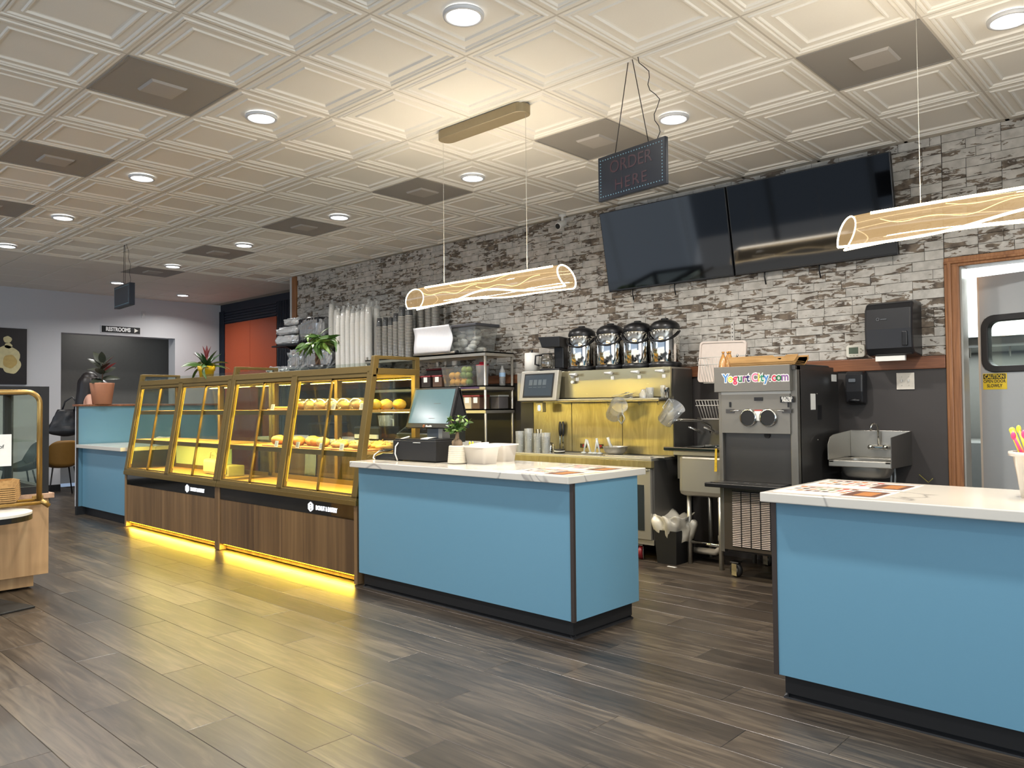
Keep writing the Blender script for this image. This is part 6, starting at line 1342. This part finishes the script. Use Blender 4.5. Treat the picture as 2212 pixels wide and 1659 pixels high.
def shell_chair(label, x, y, rz, m_):
    t = thing('shell_chair', label, 'chair', (x, y, 0), rz)
    def fn(u, v):   # bucket: v 0 front of seat .. 1 top of back
        s_ = (u-.5)*2
        if v < .5: a = v/.5; X_ = .20-.40*a; z = .44-.03*math.sin(PI*a); w_ = .22+.02*a; e = abs(s_)**3*(.03+.10*a)
        else: a = (v-.5)/.5; X_ = -.20-.10*a; z = .44+.36*a-.06*a*abs(s_)**4; w_ = .24-.05*a*a; e = abs(s_)**3*.10*(1-a)
        return (X_+abs(s_)**2*(.09 if v > .45 else .02), s_*w_, z+e)
    MB().grid(16, 20, fn).build('seat_shell', m_, t, solid=.022)
    for sx, sy in ((.17, .17), (.17, -.17), (-.17, .17), (-.17, -.17)): MB().tube([(sx*.8, sy*.8, .42), (sx*1.25, sy*1.2, 0)], [.011, .008], 8).build('leg', BLACKM, t)
MUST = mat('mustard_shell', (134, 98, 44), .5); GRC = mat('dark_green_shell', (40, 52, 46), .5)
shell_chair('mustard brown bucket chair before the partition end by the left wall', -9.55, 1.02, PI-.05, MUST)
shell_chair('dark green bucket chair seen through the black glass box', -9.3, .42, -PI/2, GRC)
t = thing('cafe_table', 'white cafe table with black pedestal beyond the mustard chair', 'table', (-9.85, 1.62, 0))
MB().lathe([(0, .72), (.36, .72), (.36, .745), (0, .745)], 36).build('table_top', mat('table_white', (222, 218, 208), .3), t); MB().cyl((0, 0, .01), (0, 0, .72), .03, n=14).build('pedestal', BLACKM, t); MB().box(-.24, .24, -.24, .24, 0, .012).build('base_plate', BLACKM, t)
# ============================================================ PERSON behind the partition
def skin_mesh(name, pts, edges, rad, m_, parent, sub=2):
    me = bpy.data.meshes.new(name); me.from_pydata(pts, edges, []); me.materials.append(m_)
    o = bpy.data.objects.new(name, me); COL.objects.link(o); o.parent = parent
    md = o.modifiers.new('skin', 'SKIN'); md.use_smooth_shade = True
    sv = me.skin_vertices[0].data
    for i, r in enumerate(rad): sv[i].radius = (r if isinstance(r, tuple) else (r, r))
    sv[0].use_root = True
    sd = o.modifiers.new('sub', 'SUBSURF'); sd.levels = sub; sd.render_levels = sub; return o
t = thing('person', 'woman with long dark hair in a black studded top standing behind the partition', 'person', (-7.93, .86, 0), math.radians(72))
# local: facing +x, left side +y
P = [(0, 0, .92), (0, 0, 1.08), (0, 0, 1.24), (.0, 0, 1.36), (.0, 0, 1.44), (.01, 0, 1.50)]
E_ = [(0, 1), (1, 2), (2, 3), (3, 4), (4, 5)]; Rr = [(.12, .15), (.10, .13), (.11, .155), (.09, .15), (.05, .055), (.045, .045)]
def limb(start, pts, rads):
    k = start
    for p_, r_ in zip(pts, rads): P.append(p_); Rr.append(r_); E_.append((k, len(P)-1)); k = len(P)-1
    return k
for s_ in (-1, 1):
    limb(0, [(0, s_*.09, .86), (.02, s_*.10, .48), (0, s_*.10, .10), (.02, s_*.10, .05), (.14, s_*.11, .035)], [.085, .06, .04, .04, .03])
    w_ = limb(3, [(0, s_*.165, 1.385), (.0, s_*.20, 1.30), (-.01, s_*.215, 1.12), (.10, s_*.20, .97), (.15, s_*.19, .93)], [.05, .046, .038, .028, .022])
    base = Vector(P[w_])
    pm_ = limb(w_, [(base.x+.05, base.y-s_*.01, base.z-.03)], [.022])
    for fi, (dy, ln) in enumerate(((-.024, .06), (-.008, .072), (.008, .068), (.024, .055))):
        pb = Vector(P[pm_]); limb(pm_, [(pb.x+.02, pb.y+dy, pb.z-.012), (pb.x+.02+ln*.5, pb.y+dy*1.2, pb.z-.035), (pb.x+.02+ln*.7, pb.y+dy*1.25, pb.z-.035-ln*.45)], [.0095, .0085, .0075])
    pb = Vector(P[w_]); limb(w_, [(pb.x+.02, pb.y-s_*.03, pb.z-.01), (pb.x+.05, pb.y-s_*.045, pb.z-.02)], [.011, .009])
skin_mesh('body', P, E_, Rr, SKIN, t)
BT_ = mat('top_black_fabric', (18, 17, 19), .7)
skin_mesh('black_top', [(0, 0, .90), (0, 0, 1.08), (0, 0, 1.24), (0, 0, 1.36), (0, .12, 1.39), (0, -.12, 1.39)], [(0, 1), (1, 2), (2, 3), (3, 4), (3, 5)], [(.145, .175), (.12, .15), (.13, .175), (.11, .165), (.058, .058), (.058, .058)], BT_, t)
skin_mesh('trousers', [(0, 0, .95), (0, .09, .86), (.02, .10, .48), (0, .10, .12), (0, -.09, .86), (.02, -.10, .48), (0, -.10, .12)], [(0, 1), (1, 2), (2, 3), (0, 4), (4, 5), (5, 6)], [(.135, .16), .10, .075, .055, .10, .075, .055], mat('trousers_dark', (34, 36, 44), .8), t)
q = MB()
for i in range(26): a = random.uniform(-.5, .5)+(PI if i % 2 else 0)+PI/2; q.ball((.06*math.cos(a)*1.1, .15*math.sin(a)+.0, 1.33+.10*random.random()), .0045, 6, 4)
q.build('studs', CHROME, t)['kind'] = 'stuff'
q = MB(); q.ball((.015, 0, 1.585), (.088, .072, .112), 20, 16).ball((.07, 0, 1.535), (.035, .038, .04), 12, 8).ball((.108, 0, 1.575), (.014, .011, .02), 8, 6)
for s_ in (-1, 1): q.ball((.0, s_*.073, 1.58), (.016, .007, .026), 8, 6)
hd = q.build('head', SKIN, t)
for s_ in (-1, 1): MB().ball((.092, s_*.03, 1.60), (.008, .012, .007), 8, 6).build('eye', mat('eye_dark', (30, 24, 22), .2), t); MB().box(.09, .098, s_*.03-.014, s_*.03+.014, 1.618, 1.623).build('eyebrow', mat('hair_dark', (26, 20, 20), .45), t)
MB().ball((.098, 0, 1.535), (.008, .022, .007), 10, 6).build('mouth', mat('lips', (150, 80, 76), .5), t)
def hairf(u, v):
    a = PI*.38+2*PI*.62*u; zz = 1.71-.42*v; r = (.03+.075*math.sin(min(1, v*3.2)*PI/2))*(1+.12*v)+.006*noise.noise(Vector((u*26, v*2, 0))); return (-.012-.03*v+r*1.05*math.cos(a), r*.98*math.sin(a), zz)
MB().grid(40, 16, hairf).ball((-.008, 0, 1.62), (.098, .085, .098), 20, 12).build('hair', mat('hair_dark', (26, 20, 20), .45), t, solid=.012)
t = thing('handbag', 'large black leather shoulder bag carried behind the standing woman', 'bag', (-8.02, .66, .90), math.radians(72))
LEA = mat('leather_black', (24, 24, 28), .35, 0, .3, 25, .5)
def bagf(u, v):
    a = 2*PI*u; zz = .34*v; w_ = .24*(1-.62*v)+.0; th = .055*(1-.4*v); n = .012*noise.noise(Vector((math.cos(a)*3, math.sin(a)*3, v*6))); cap = math.sin(PI*min(1, v*5+.08)/2) if v < .2 else 1
    return ((w_+n)*math.cos(a)*cap-.05, (th+n)*math.sin(a)*cap, zz)
MB().grid(32, 14, bagf).build('bag_body', LEA, t, solid=.004); MB().tube([(-.10, 0, .30), (-.06, .01, .44), (.02, .0, .50), (.06, .0, .44), (.04, 0, .30)], .010, 8).build('strap', LEA, t)
